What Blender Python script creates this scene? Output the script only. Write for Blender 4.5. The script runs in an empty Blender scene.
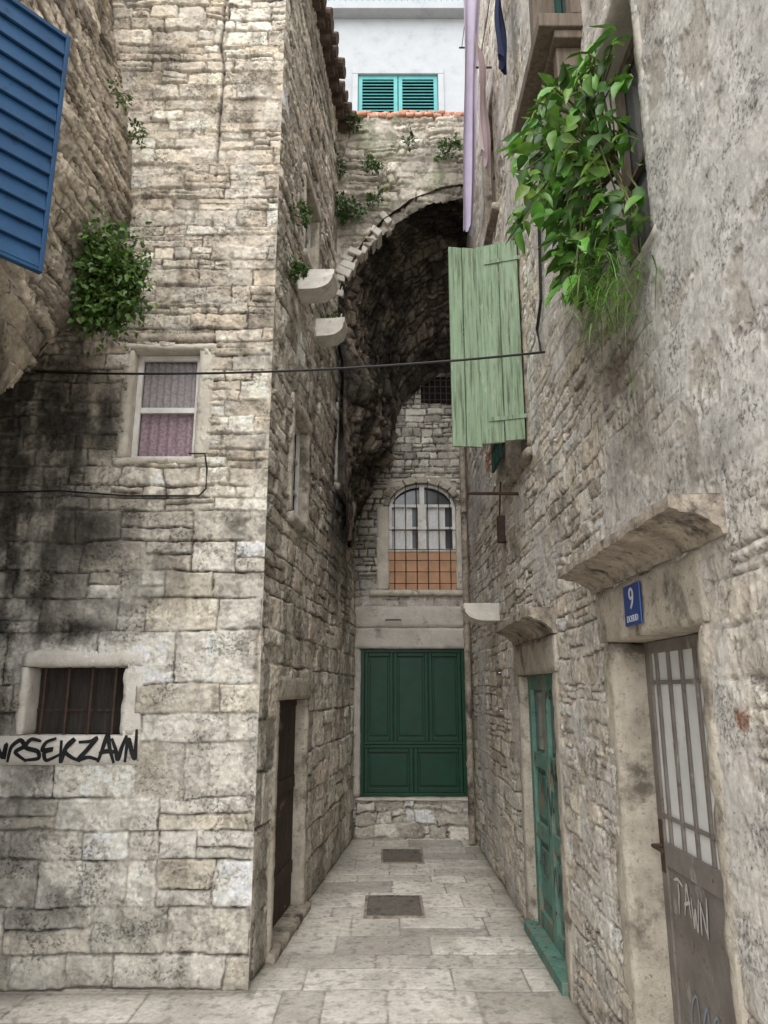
import bpy, bmesh, math, random
import numpy as np
from mathutils import Vector, noise as mn
random.seed(7)
S = bpy.context.scene; COL = S.collection
F = 740.0; TH = math.radians(13.5); CH = 1.6
CS, SN = math.cos(TH), math.sin(TH)
KS = 1.55
# ------------------------------------------------------------------ camera maths
def ray(px, py):
    a = (px-384)/F; v = (512-py)/F
    return a, CS-v*SN, SN+v*CS
def at_depth(px, py, Y):
    a, fw, up = ray(px, py); return (a/fw*Y, Y, CH+up/fw*Y)
class Plane:
    def __init__(s, A, B, side=1):
        s.A = np.array(A, float); d = np.array(B, float)-s.A; s.L = np.linalg.norm(d); s.d = d/s.L
        s.n = side*np.array([s.d[1], -s.d[0]]); s.side = side
    def uv(s, px, py, off=0):
        a, fw, up = ray(px, py); A = s.A+off*s.n; d = s.d
        t = (A[0]*d[1]-A[1]*d[0])/(a*d[1]-fw*d[0])
        return (t*a-A[0])*d[0]+(t*fw-A[1])*d[1], CH+t*up
    def p(s, u, z, h=0):
        return (s.A[0]+s.d[0]*u+s.n[0]*h, s.A[1]+s.d[1]*u+s.n[1]*h, z)
    def rect(s, p0, p1, off=0):
        a = s.uv(*p0, off); b = s.uv(*p1, off)
        return min(a[0], b[0]), max(a[0], b[0]), min(a[1], b[1]), max(a[1], b[1])
def ground(px, py, z=0):
    a, fw, up = ray(px, py); t = (z-CH)/up
    return t*a, t*fw
LF = Plane((-3.4, 4.55), (-0.744, 4.55))
LS = Plane((-0.744, 4.55), (-0.343, 8.82))
BK = Plane((-0.6, 8.82), (1.3, 8.82))
AR = Plane((-0.7, 7.1), (1.1, 7.1))
RW = Plane((1.0, 0.0), (1.0, 9.0), -1)
NL = Plane((-1.75, 0.0), (-1.75, 4.62), 1)
WB = Plane((-3, 13), (4, 13))
# ------------------------------------------------------------------ noise
def _h(ix, iy, seed):
    h = (ix*374761393 + iy*668265263 + seed*1442695041) & 0xffffffff
    h = ((h ^ (h >> 13))*1274126177) & 0xffffffff
    h = ((h ^ (h >> 15))*2246822519) & 0xffffffff
    return ((h ^ (h >> 16)) & 0xffffff)/float(0xffffff)
def vn(x, y, seed=0):
    fx = np.floor(x); fy = np.floor(y); ix = fx.astype(np.int64); iy = fy.astype(np.int64)
    tx = x-fx; ty = y-fy; tx = tx*tx*(3-2*tx); ty = ty*ty*(3-2*ty)
    a = _h(ix, iy, seed); b = _h(ix+1, iy, seed); c = _h(ix, iy+1, seed); d = _h(ix+1, iy+1, seed)
    return (a+(b-a)*tx)*(1-ty)+(c+(d-c)*tx)*ty
def fbm(x, y, o=4, seed=0, gain=.5):
    r = 0; w = 1; tot = 0
    for k in range(o):
        r = r+w*vn(x+k*17.3, y-k*9.1, seed+k*13); tot += w; w *= gain; x = x*2.03; y = y*2.03
    return r/tot
def ss(a, b, x):
    t = np.clip((x-a)/(b-a), 0, 1); return t*t*(3-2*t)
# ------------------------------------------------------------------ materials
def nt(name):
    m = bpy.data.materials.new(name); m.use_nodes = True; n = m.node_tree
    return m, n, n.nodes['Principled BSDF']
def M(name, c1, c2=None, scale=8, rough=.8, bump=.25, bscale=40, spec=.3, metal=0, st=(1, 1, 1), lo=.35, hi=.65, wear=None, wscale=10, wthr=.62, wst=(1, 1, 1), wsoft=.06, wear2=None, w2scale=30, w2thr=.6, w2st=(1, 1, 1)):
    m, n, b = nt(name); N = n.nodes; L = n.links.new
    c2 = c2 or tuple(x*.7 for x in c1)
    tc = N.new('ShaderNodeTexCoord'); mp = N.new('ShaderNodeMapping'); mp.inputs['Scale'].default_value = st
    L(tc.outputs['Object'], mp.inputs['Vector'])
    no = N.new('ShaderNodeTexNoise'); no.inputs['Scale'].default_value = scale; no.inputs['Detail'].default_value = 6; no.inputs['Roughness'].default_value = .65
    L(mp.outputs[0], no.inputs['Vector'])
    cr = N.new('ShaderNodeValToRGB'); cr.color_ramp.elements[0].position = lo; cr.color_ramp.elements[1].position = hi
    cr.color_ramp.elements[0].color = (*c1, 1); cr.color_ramp.elements[1].color = (*c2, 1)
    L(no.outputs['Fac'], cr.inputs[0]); out = cr.outputs[0]
    for (we, sc_, th_, s_) in ((wear, wscale, wthr, wst), (wear2, w2scale, w2thr, w2st)):
        if not we: continue
        mp2 = N.new('ShaderNodeMapping'); mp2.inputs['Scale'].default_value = s_; L(tc.outputs['Object'], mp2.inputs['Vector'])
        w = N.new('ShaderNodeTexNoise'); w.inputs['Scale'].default_value = sc_; w.inputs['Detail'].default_value = 8; w.inputs['Roughness'].default_value = .7
        L(mp2.outputs[0], w.inputs['Vector'])
        r2 = N.new('ShaderNodeValToRGB'); r2.color_ramp.elements[0].position = th_; r2.color_ramp.elements[1].position = th_+wsoft
        L(w.outputs['Fac'], r2.inputs[0])
        mx = N.new('ShaderNodeMix'); mx.data_type = 'RGBA'; L(r2.outputs[0], mx.inputs['Factor']); L(out, mx.inputs['A']); mx.inputs['B'].default_value = (*we, 1)
        out = mx.outputs['Result']
    L(out, b.inputs['Base Color'])
    b.inputs['Roughness'].default_value = rough; b.inputs['Specular IOR Level'].default_value = spec; b.inputs['Metallic'].default_value = metal
    if bump:
        n2 = N.new('ShaderNodeTexNoise'); n2.inputs['Scale'].default_value = bscale; n2.inputs['Detail'].default_value = 7; n2.inputs['Roughness'].default_value = .7
        L(mp.outputs[0], n2.inputs['Vector'])
        bp = N.new('ShaderNodeBump'); bp.inputs['Strength'].default_value = bump; bp.inputs['Distance'].default_value = .01
        L(n2.outputs['Fac'], bp.inputs['Height']); L(bp.outputs[0], b.inputs['Normal'])
    return m
def masonry_mat(name, lo=.66, hi=1.26, bump=.85, pit=.45, dist=.014):
    m, n, b = nt(name); N = n.nodes; L = n.links.new
    at = N.new('ShaderNodeAttribute'); at.attribute_name = 'Col'
    tc = N.new('ShaderNodeTexCoord')
    def noise(sc, de, ro):
        no = N.new('ShaderNodeTexNoise'); no.inputs['Scale'].default_value = sc; no.inputs['Detail'].default_value = de; no.inputs['Roughness'].default_value = ro
        L(tc.outputs['Object'], no.inputs['Vector']); return no.outputs['Fac']
    def rngm(x, a, c, d, e):
        mr = N.new('ShaderNodeMapRange')
        for k, v in zip(('From Min', 'From Max', 'To Min', 'To Max'), (a, c, d, e)): mr.inputs[k].default_value = v
        L(x, mr.inputs['Value']); return mr.outputs[0]
    def op(o, x, y):
        q = N.new('ShaderNodeMath'); q.operation = o; L(x, q.inputs[0]); L(y, q.inputs[1]); return q.outputs[0]
    f1 = rngm(noise(26, 9, .82), .32, .68, lo, hi)
    # pits gather in patches: the pit noise is offset by a slow noise
    pn = op('ADD', noise(60, 7, .75), rngm(noise(5, 4, .6), .35, .65, -.07, .09)); f2 = rngm(pn, .35, .43, pit, 1.0)
    fac = op('MULTIPLY', f1, f2)
    mx = N.new('ShaderNodeVectorMath'); mx.operation = 'SCALE'
    L(at.outputs['Color'], mx.inputs[0]); L(fac, mx.inputs['Scale']); L(mx.outputs[0], b.inputs['Base Color'])
    b.inputs['Roughness'].default_value = .95; b.inputs['Specular IOR Level'].default_value = .1
    hh = op('ADD', noise(55, 10, .82), rngm(pn, .33, .45, 0, .5))
    bp = N.new('ShaderNodeBump'); bp.inputs['Strength'].default_value = bump; bp.inputs['Distance'].default_value = dist
    L(hh, bp.inputs['Height']); L(bp.outputs[0], b.inputs['Normal'])
    return m
def leaf_mat(name):
    m, n, b = nt(name); N = n.nodes; L = n.links.new
    at = N.new('ShaderNodeAttribute'); at.attribute_name = 'Col'
    tc = N.new('ShaderNodeTexCoord'); no = N.new('ShaderNodeTexNoise'); no.inputs['Scale'].default_value = 30; no.inputs['Detail'].default_value = 4; L(tc.outputs['Object'], no.inputs['Vector'])
    mr = N.new('ShaderNodeMapRange'); mr.inputs['From Min'].default_value = .3; mr.inputs['From Max'].default_value = .7; mr.inputs['To Min'].default_value = .7; mr.inputs['To Max'].default_value = 1.25; L(no.outputs['Fac'], mr.inputs['Value'])
    sc = N.new('ShaderNodeVectorMath'); sc.operation = 'SCALE'; L(at.outputs['Color'], sc.inputs[0]); L(mr.outputs[0], sc.inputs['Scale'])
    L(sc.outputs[0], b.inputs['Base Color']); b.inputs['Roughness'].default_value = .42; b.inputs['Specular IOR Level'].default_value = .4
    tr = N.new('ShaderNodeBsdfTranslucent'); L(sc.outputs[0], tr.inputs['Color'])
    mx = N.new('ShaderNodeMixShader'); mx.inputs[0].default_value = .25
    L(b.outputs[0], mx.inputs[1]); L(tr.outputs[0], mx.inputs[2]); L(mx.outputs[0], N['Material Output'].inputs['Surface'])
    return m
mMas = masonry_mat('old_masonry'); mRock = masonry_mat('vault_rock', .45, 1.6, 1.0, .35, .03); mPav = masonry_mat('paving_stone', .8, 1.16, .4, .72, .010); mLeaf = leaf_mat('leaf')
mTrim = M('dressed_stone', (.64, .59, .50), (.47, .43, .36), 8, .92, .8, 55, wear=(.19, .165, .135), wscale=5, wthr=.56, wsoft=.12, wear2=(.26, .23, .19), w2scale=45, w2thr=.58)
mJamb = M('stained_jamb_stone', (.54, .49, .405), (.36, .32, .26), 7, .95, 1.0, 50, wear=(.14, .12, .095), wscale=4, wthr=.53, wsoft=.12, wear2=(.18, .15, .12), w2scale=40, w2thr=.56)
mTrimL = M('pale_stone', (.70, .67, .61), (.55, .51, .45), 9, .9, .6, 55, wear=(.30, .27, .23), wscale=6, wthr=.58, wsoft=.1, wear2=(.32, .29, .25), w2scale=50, w2thr=.6)
mTrimD = M('weathered_stone', (.46, .40, .32), (.24, .205, .165), 9, .95, 1.0, 50, wear=(.07, .06, .05), wscale=6, wthr=.52, wsoft=.12, wear2=(.11, .09, .072), w2scale=40, w2thr=.55)
mConc = M('cement_render', (.56, .52, .465), (.41, .375, .33), 5, .9, .6, 50, wear=(.22, .195, .165), wscale=4, wthr=.56, wsoft=.12, wear2=(.25, .225, .19), w2scale=40, w2thr=.6)
mGreen = M('dark_green_paint', (.003, .050, .023), (.002, .036, .017), 6, .45, .1, 60, .35, wear=(.015, .06, .035), wscale=14, wthr=.66)
mShut = M('pale_green_paint', (.20, .285, .185), (.285, .37, .255), 5, .8, .6, 30, .15, st=(6, 6, .35), lo=.3, hi=.7, wear=(.085, .10, .062), wscale=6, wthr=.47, wst=(9, 9, .45), wsoft=.2, wear2=(.42, .43, .36), w2scale=14, w2thr=.57, w2st=(3, 3, .6))
mBlue = M('blue_paint', (.010, .042, .10), (.014, .058, .132), 5, .6, .15, 50, .3, wear=(.010, .028, .062), wscale=12, wthr=.58)
mTeal = M('teal_paint', (.055, .24, .245), (.075, .29, .285), 5, .55, .05)
mOldGreen = M('peeling_green_paint', (.095, .21, .17), (.165, .275, .225), 9, .8, .6, 40, .15, wear=(.24, .19, .14), wscale=6, wthr=.55, wst=(2, 2, .7), wsoft=.05, wear2=(.065, .052, .04), w2scale=18, w2thr=.57, w2st=(1.5, 1.5, .6))
mDkGreen = M('old_green_paint', (.01, .05, .04), (.02, .08, .06), 9, .6, .2)
mWood = M('grey_brown_wood', (.19, .15, .115), (.10, .08, .06), 8, .75, .4, 30, .25, st=(5, 5, .6))
mDkWood = M('dark_brown_wood', (.075, .05, .038), (.032, .024, .019), 8, .8, .4, 30, .2, st=(5, 5, .6), wear=(.17, .14, .12), wscale=7, wthr=.6)
mDoor9 = M('grey_painted_metal', (.20, .18, .16), (.13, .115, .10), 6, .6, .25, 60, .3, wear=(.28, .26, .235), wscale=7, wthr=.58, wst=(1, 1, .5), wear2=(.07, .05, .035), w2scale=30, w2thr=.6)
mIron = M('rusty_iron', (.04, .03, .025), (.09, .05, .03), 20, .7, .2, 80, .4, .3)
mWhiteW = M('white_window_paint', (.72, .71, .68), (.54, .52, .48), 9, .6, .2, wear=(.30, .26, .21), wscale=25, wthr=.62)
mGlass = M('dull_glass', (.10, .11, .115), (.06, .065, .07), 3, .12, 0, spec=.6)
mMilk = M('dusty_white_glass', (.66, .67, .65), (.52, .53, .51), 4, .4, .05, spec=.4, wear=(.36, .35, .32), wscale=6, wthr=.6, wsoft=.15)
mDark = M('dark_interior', (.008, .008, .008), (.014, .012, .011), 3, .95, 0)  # near-black colour stands in for the shade of unlit interiors
mCurtR = M('lace_curtain_mauve', (.225, .15, .18), (.32, .25, .275), 55, .9, .1, lo=.42, hi=.56)
mCurtU = M('lace_curtain_pale', (.235, .205, .21), (.31, .285, .285), 45, .9, .1, lo=.42, hi=.56)
mCurtW = M('lace_curtain_grey', (.60, .60, .60), (.72, .72, .71), 30, .9, .1)
mTerra = M('terracotta_panel', (.58, .34, .21), (.46, .26, .155), 6, .85, .2, wear=(.40, .28, .2), wscale=8, wthr=.6)
mBrick = M('orange_brick', (.50, .21, .12), (.33, .14, .09), 10, .9, .4, wear=(.42, .36, .3), wscale=12, wthr=.52)
mTile = M('old_roof_tile', (.13, .09, .068), (.06, .047, .038), 12, .95, .6, wear=(.2, .13, .09), wscale=10, wthr=.62)
mPlast = M('white_plaster', (.345, .36, .37), (.305, .32, .33), 3, .9, .2, wear=(.265, .275, .285), wscale=3, wthr=.56, wsoft=.15)
mCable = M('black_cable', (.012, .012, .013), (.02, .02, .02), 5, .5, 0)
mSign = M('blue_enamel', (.012, .045, .19), (.015, .055, .23), 6, .3, .02, spec=.45)
mSignW = M('white_enamel', (.65, .66, .68), (.55, .56, .58), 9, .3, 0)
mLav = M('lavender_cloth', (.39, .34, .44), (.44, .39, .49), 5, .95, .1, 60)
mPink = M('pink_cloth', (.50, .39, .41), (.55, .44, .46), 5, .95, .1, 60)
mNavy = M('navy_cloth', (.012, .018, .05), (.022, .03, .075), 5, .95, .1, 60)
mInk = M('black_spray_paint', (.006, .006, .007), (.018, .018, .018), 20, .6, 0)
mInkD = M('faded_black_spray', (.03, .035, .033), (.06, .07, .062), 20, .7, 0)
mInkW = M('white_spray_paint', (.50, .48, .46), (.34, .32, .30), 30, .6, 0)
mInkB = M('pale_blue_spray_paint', (.20, .27, .36), (.21, .23, .26), 20, .6, 0)
mStem = M('plant_stem', (.12, .15, .05), (.08, .07, .035), 10, .7, 0)
mCover = M('cast_iron_cover', (.15, .133, .112), (.22, .195, .165), 25, .8, .5, 80, .25, .1, wear=(.10, .088, .075), wscale=14, wthr=.55)
# ------------------------------------------------------------------ objects
WP = {}
def tag(o, label, cat, group=None, kind=None):
    o['label'] = label
    if cat: o['category'] = cat
    if group: o['group'] = group
    if kind: o['kind'] = kind
    return o
def thing(name, label, cat, loc, group=None):
    o = bpy.data.objects.new(name, None); COL.objects.link(o); o.location = loc; o.empty_display_size = .2
    WP[o.name] = Vector(loc); return tag(o, label, cat, group)
def link(name, me, mat, parent=None):
    o = bpy.data.objects.new(name, me); COL.objects.link(o)
    if mat: me.materials.append(mat)
    if parent is not None:
        o.parent = parent; o.location = -WP[parent.name]
    WP[o.name] = Vector((0, 0, 0)); return o
class MB:
    def __init__(s): s.v = []; s.f = []
    def add(s, vs, fs):
        k = len(s.v); s.v += [tuple(x) for x in vs]; s.f += [tuple(i+k for i in f) for f in fs]; return s
    def hexa(s, p):
        return s.add(p, [(0, 1, 2, 3), (4, 5, 6, 7), (0, 1, 5, 4), (1, 2, 6, 5), (2, 3, 7, 6), (3, 0, 4, 7)])
    def pbox(s, pl, u0, u1, z0, z1, h0, h1):
        return s.hexa([pl.p(u0, z0, h0), pl.p(u1, z0, h0), pl.p(u1, z1, h0), pl.p(u0, z1, h0), pl.p(u0, z0, h1), pl.p(u1, z0, h1), pl.p(u1, z1, h1), pl.p(u0, z1, h1)])
    def obox(s, o, ax, ay, az, x, y, z):
        o, ax, ay, az = map(Vector, (o, ax, ay, az))
        q = lambda i, j, k: o+ax*x[i]+ay*y[j]+az*z[k]
        return s.hexa([q(0, 0, 0), q(1, 0, 0), q(1, 0, 1), q(0, 0, 1), q(0, 1, 0), q(1, 1, 0), q(1, 1, 1), q(0, 1, 1)])
    def box(s, x0, x1, y0, y1, z0, z1):
        return s.obox((0, 0, 0), (1, 0, 0), (0, 1, 0), (0, 0, 1), (x0, x1), (y0, y1), (z0, z1))
    def rbox(s, pl, u0, u1, z0, z1, h0, h1, seg=.035, r=.010, amp=.005):
        n = [max(2, min(70, int(round(q/seg)))) for q in (u1-u0, z1-z0, h1-h0)]
        lo = (u0, z0, h0); hi = (u1, z1, h1); idx = {}; vs = []; fs = []
        def V(i):
            if i in idx: return idx[i]
            c = [lo[k]+(hi[k]-lo[k])*i[k]/n[k] for k in range(3)]
            ex = [k for k in range(3) if i[k] in (0, n[k])]
            p = Vector(pl.p(*c))
            if len(ex) >= 2:
                rr = r*(.45 if len(ex) == 2 else .6)*(.4+2.2*max(0, mn.noise(p*16)+.25))
                for k in ex: c[k] += rr if i[k] == 0 else -rr
                p = Vector(pl.p(*c))
            w = mn.noise_vector(p*7)*amp+mn.noise_vector(p*24)*amp*.8
            idx[i] = len(vs); vs.append(p+w); return idx[i]
        for ax in range(3):
            b, c = [k for k in range(3) if k != ax]
            for e in (0, n[ax]):
                for i in range(n[b]):
                    for j in range(n[c]):
                        q = []
                        for di, dj in ((0, 0), (1, 0), (1, 1), (0, 1)):
                            t = [0, 0, 0]; t[ax] = e; t[b] = i+di; t[c] = j+dj; q.append(V(tuple(t)))
                        fs.append(q)
        return s.add(vs, fs)
    def prism(s, pl, prof, u0, u1, nu=2, amp=0.0):
        vs = []; m = len(prof); fs = []
        for i in range(nu+1):
            u = u0+(u1-u0)*i/nu
            for h, z in prof:
                p = Vector(pl.p(u, z, h))
                if amp: p += mn.noise_vector(p*8)*amp+mn.noise_vector(p*25)*amp*.9
                vs.append(p)
        for i in range(nu):
            for j in range(m):
                k = (j+1) % m; fs.append((i*m+j, i*m+k, (i+1)*m+k, (i+1)*m+j))
        fs.append(tuple(range(m))); fs.append(tuple(nu*m+j for j in range(m)))
        return s.add(vs, fs)
    def tube(s, pts, r, n=8):
        pts = [Vector(p) for p in pts]; vs = []; fs = []
        for i, p in enumerate(pts):
            t = (pts[min(i+1, len(pts)-1)]-pts[max(i-1, 0)]).normalized()
            a = t.cross(Vector((0, 0, 1)))
            if a.length < .05: a = t.cross(Vector((0, 1, 0)))
            a.normalize(); b = t.cross(a)
            for k in range(n):
                w = 2*math.pi*k/n; vs.append(p+a*r*math.cos(w)+b*r*math.sin(w))
        for i in range(len(pts)-1):
            for k in range(n):
                q = (k+1) % n; fs.append((i*n+k, i*n+q, (i+1)*n+q, (i+1)*n+k))
        fs.append(tuple(range(n))); fs.append(tuple((len(pts)-1)*n+k for k in range(n)))
        return s.add(vs, fs)
    def ribbon(s, pl, pts, w, h):
        """smooth painted stroke through the points, one continuous band"""
        P = [np.array(p, float) for p in pts]; P = [2*P[0]-P[1]]+P+[2*P[-1]-P[-2]]; C = []
        for i in range(1, len(P)-2):
            for t in np.linspace(0, 1, 9)[:-1 if i < len(P)-3 else None]:
                a, b, c, d = P[i-1:i+3]; k = .8
                m1 = (c-a)*.5*k; m2 = (d-b)*.5*k
                C.append((2*t**3-3*t*t+1)*b+(t**3-2*t*t+t)*m1+(-2*t**3+3*t*t)*c+(t**3-t*t)*m2)
        n = len(C); vs = []
        for i, c in enumerate(C):
            d = C[min(i+1, n-1)]-C[max(i-1, 0)]; d = d/(np.linalg.norm(d)+1e-9); q = np.array([-d[1], d[0]])*w/2*(.7+.55*math.sin(math.pi*(i+.5)/n))
            hh = h+.0006*math.sin(i*.7)+.0004*(len(s.f) % 5)
            vs += [pl.p(*(c-q), hh), pl.p(*(c+q), hh)]
        return s.add(vs, [(2*i, 2*i+2, 2*i+3, 2*i+1) for i in range(n-1)])
    def build(s, name, mat, parent=None, bevel=0, smooth=False):
        me = bpy.data.meshes.new(name); me.from_pydata(s.v, [], s.f)
        bm = bmesh.new(); bm.from_mesh(me); bmesh.ops.recalc_face_normals(bm, faces=bm.faces); bm.to_mesh(me); bm.free()
        if smooth: me.polygons.foreach_set('use_smooth', [True]*len(me.polygons))
        o = link(name, me, mat, parent)
        if bevel:
            m = o.modifiers.new('bevel', 'BEVEL'); m.width = bevel; m.segments = 2; m.limit_method = 'ANGLE'
        return o
def grid_mesh(name, X, Y, Z, keep, col, mat, parent, flip=False):
    nz, nu = X.shape
    i = np.arange(nz*nu).reshape(nz, nu)
    q = np.stack([i[:-1, :-1], i[:-1, 1:], i[1:, 1:], i[1:, :-1]], -1)
    if flip: q = q[..., ::-1]
    q = q[keep] if keep is not None else q.reshape(-1, 4)
    used, inv = np.unique(q.ravel(), return_inverse=True)
    co = np.stack([X.ravel(), Y.ravel(), Z.ravel()], -1)[used].astype(np.float32)
    c = np.concatenate([col.reshape(-1, 3), np.ones((nz*nu, 1))], -1)[used].astype(np.float32)
    me = bpy.data.meshes.new(name); nf = len(q)
    me.vertices.add(len(used)); me.vertices.foreach_set('co', co.ravel())
    me.loops.add(nf*4); me.loops.foreach_set('vertex_index', inv.astype(np.int32).ravel())
    me.polygons.add(nf); me.polygons.foreach_set('loop_start', np.arange(0, nf*4, 4, dtype=np.int32))
    me.polygons.foreach_set('use_smooth', np.ones(nf, bool))
    me.update(calc_edges=True)
    a = me.color_attributes.new('Col', 'FLOAT_COLOR', 'POINT'); a.data.foreach_set('color', c.ravel())
    return link(name, me, mat, parent)
class Layout:
    def __init__(s, u0, u1, v0, v1, hf, wf, seed, split=.15):
        g = np.random.default_rng(seed); rows = [v0]
        while rows[-1] < v1+.5: rows.append(rows[-1]+hf(rows[-1])*g.uniform(.65, 1.4))
        s.rows = np.array(rows); s.j = []; s.b = []; n = 0
        for r in rows[:-1]:
            w = wf(r); js = [u0-.6-g.uniform(0, w)]
            while js[-1] < u1+1: js.append(js[-1]+w*g.uniform(.45, 1.8))
            s.j.append(np.array(js)); s.b.append(n); n += len(js)
        s.n = n; s.rnd = g.random((2*n, 7)); s.split = split
    def ev(s, u, v):
        R = len(s.j); r = np.clip(np.searchsorted(s.rows, v)-1, 0, R-1)
        lo = s.rows[r]; hi = s.rows[r+1]; le = np.zeros_like(u); ri = np.ones_like(u); sid = np.zeros(u.shape, np.int64)
        for k in np.unique(r):
            m = r == k; j = s.j[k]; c = np.clip(np.searchsorted(j, u[m])-1, 0, len(j)-2)
            le[m] = j[c]; ri[m] = j[c+1]; sid[m] = s.b[k]+c
        q = s.rnd[sid]; sp = q[..., 6] < s.split; mid = lo+(hi-lo)*(.35+.3*q[..., 5]); up = v > mid
        lo = np.where(sp & up, mid, lo); hi = np.where(sp & ~up, mid, hi); sid = np.where(sp & up, sid+s.n, sid)
        du = np.minimum(u-le, ri-u); dv = np.minimum(v-lo, hi-v)
        return sid, np.maximum(du, 0), np.maximum(dv, 0), (u-le)/(ri-le)*2-1, (v-lo)/(hi-lo)*2-1
def stonecol(U, Z, e, R, pal, mort, seed, mot=.6, crack=.85):
    p = np.array(pal)*KS; c = p[np.minimum((R[..., 4]*len(pal)).astype(int), len(pal)-1)]*(.78+.44*R[..., 5])[..., None]
    c = c*(1-mot/2+mot*fbm(U*9, Z*9, 6, seed, .65))[..., None]
    m = np.array(mort)*KS*(.6+.8*fbm(U*6, Z*6, 5, seed+5))[..., None]
    c = m+(c-m)*e[..., None]
    k = (1-ss(.0, .7, e))*ss(.36, .54, fbm(U*2.6, Z*2.6, 4, seed+9))*crack
    return c+(np.array((.045, .039, .032))-c)*k[..., None]
def blend(c, m, col): return c+(np.array(col)-c)*m[..., None]
def blobs(U, Z, bl, seed, k=.75, sc=7):
    g = np.zeros_like(U)
    for (u, z, ru, rz, a) in bl: g = np.maximum(g, a*np.exp(-(((U-u)/ru)**2+((Z-z)/rz)**2)))
    return g*ss(.28, .62, g*.75+k*(fbm(U*sc, Z*sc, 6, seed, .6)-.25))
def wall(name, pl, us, zs, lay, parent, mat, colf, holes=(), amp=.025, jw=.022, warp=.02, off=.012, rough=.008, post=None, taper=None, keepf=None, seed=0):
    U, Z = np.meshgrid(us, zs)
    W_ = warp(Z) if callable(warp) else warp
    wu = U+W_*2*(fbm(U*4, Z*4, 5, seed+1)-.5)*1.6; wv = Z+W_*2*(fbm(U*3.5, Z*4, 5, seed+2)-.5)
    sid, du, dv, cu, cv = lay.ev(wu, wv); R = lay.rnd[sid]
    d = np.minimum(np.minimum(du, dv), (du+dv)*.72)+(fbm(U*34, Z*34, 3, seed+3)-.5)*jw*1.1
    e = ss(0.0, jw, d)
    dm = .25+1.5*ss(.35, .65, fbm(U*2.6, Z*2.6, 4, seed+8))
    h = amp*(e-1)*dm+off*(R[..., 1]-.5)*2*e+off*1.2*(cu*(R[..., 2]-.5)+cv*(R[..., 3]-.5))*e
    rg = 1-2*np.abs(fbm(U*14, Z*14, 5, seed+4, .6)-.5)
    h = h+rough*1.6*(rg-.85)+rough*1.9*(fbm(U*40, Z*40, 3, seed+6, .7)-.5)
    c = colf(U, Z, e, R)
    if post: h, c = post(U, Z, h, c, e)
    if taper is not None: h = h*taper(U, Z)
    c = np.clip(c, .004, .85)
    uc = (us[:-1]+us[1:])/2; zc = (zs[:-1]+zs[1:])/2; UC, ZC = np.meshgrid(uc, zc); keep = np.ones(UC.shape, bool)
    for (a, b, z0, z1) in holes: keep &= ~((UC > a) & (UC < b) & (ZC > z0) & (ZC < z1))
    if keepf: keep &= keepf(UC, ZC)
    X = pl.A[0]+pl.d[0]*U+pl.n[0]*h; Y = pl.A[1]+pl.d[1]*U+pl.n[1]*h
    return grid_mesh(name, X, Y, Z, keep, c, mat, parent, pl.side < 0)
def rng(a, b, st): return np.linspace(a, b, max(2, int(round((b-a)/st))+1))
# ------------------------------------------------------------------ reusable pieces
def stone_frame(pl, r, wl, wr, wt, wb, proud, depth, mat, parent, sill_out=0, seg=.035):
    u0, u1, z0, z1 = r
    if wl: MB().rbox(pl, u0-wl, u0, z0, z1, -depth, proud, seg).build('stone_jamb', mat, parent, smooth=True)
    if wr: MB().rbox(pl, u1, u1+wr, z0, z1, -depth, proud-.004, seg).build('stone_jamb', mat, parent, smooth=True)
    if wt: MB().rbox(pl, u0-wl-.01, u1+wr+.01, z1+.002, z1+wt, -depth, proud+.004, seg).build('stone_head', mat, parent, smooth=True)
    if wb: MB().rbox(pl, u0-wl-.015, u1+wr+.015, z0-wb, z0-.002, -depth, proud+.006+sill_out, seg).build('stone_sill', mat, parent, smooth=True)
def pane(pl, r, h, mat, parent, name='pane', th=.01):
    return MB().pbox(pl, r[0], r[1], r[2], r[3], h-th, h).build(name, mat, parent)
def sash_mb(pl, r, h, w, nc, nr, bar=.02, th=.03):
    u0, u1, z0, z1 = r; m = MB()
    m.pbox(pl, u0, u0+w, z0, z1, h, h+th).pbox(pl, u1-w, u1, z0, z1, h, h+th)
    m.pbox(pl, u0+w, u1-w, z0, z0+w, h, h+th*.95).pbox(pl, u0+w, u1-w, z1-w, z1, h, h+th*.95)
    for i in range(1, nc):
        u = u0+(u1-u0)*i/nc; m.pbox(pl, u-bar/2, u+bar/2, z0+w, z1-w, h, h+th*.8)
    for i in range(1, nr):
        z = z0+(z1-z0)*i/nr; m.pbox(pl, u0+w, u1-w, z-bar/2, z+bar/2, h, h+th*.75)
    return m
def bars_mb(pl, r, h, nv, nh, rad=.007):
    u0, u1, z0, z1 = r; m = MB()
    for i in range(nv):
        u = u0+(u1-u0)*(i+.5)/nv; m.tube([pl.p(u, z0-.02, h), pl.p(u, z1+.02, h)], rad, 6)
    for i in range(nh):
        z = z0+(z1-z0)*(i+.5)/nh; m.tube([pl.p(u0-.02, z, h+rad*1.2), pl.p(u1+.02, z, h+rad*1.2)], rad*.9, 6)
    return m
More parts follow.
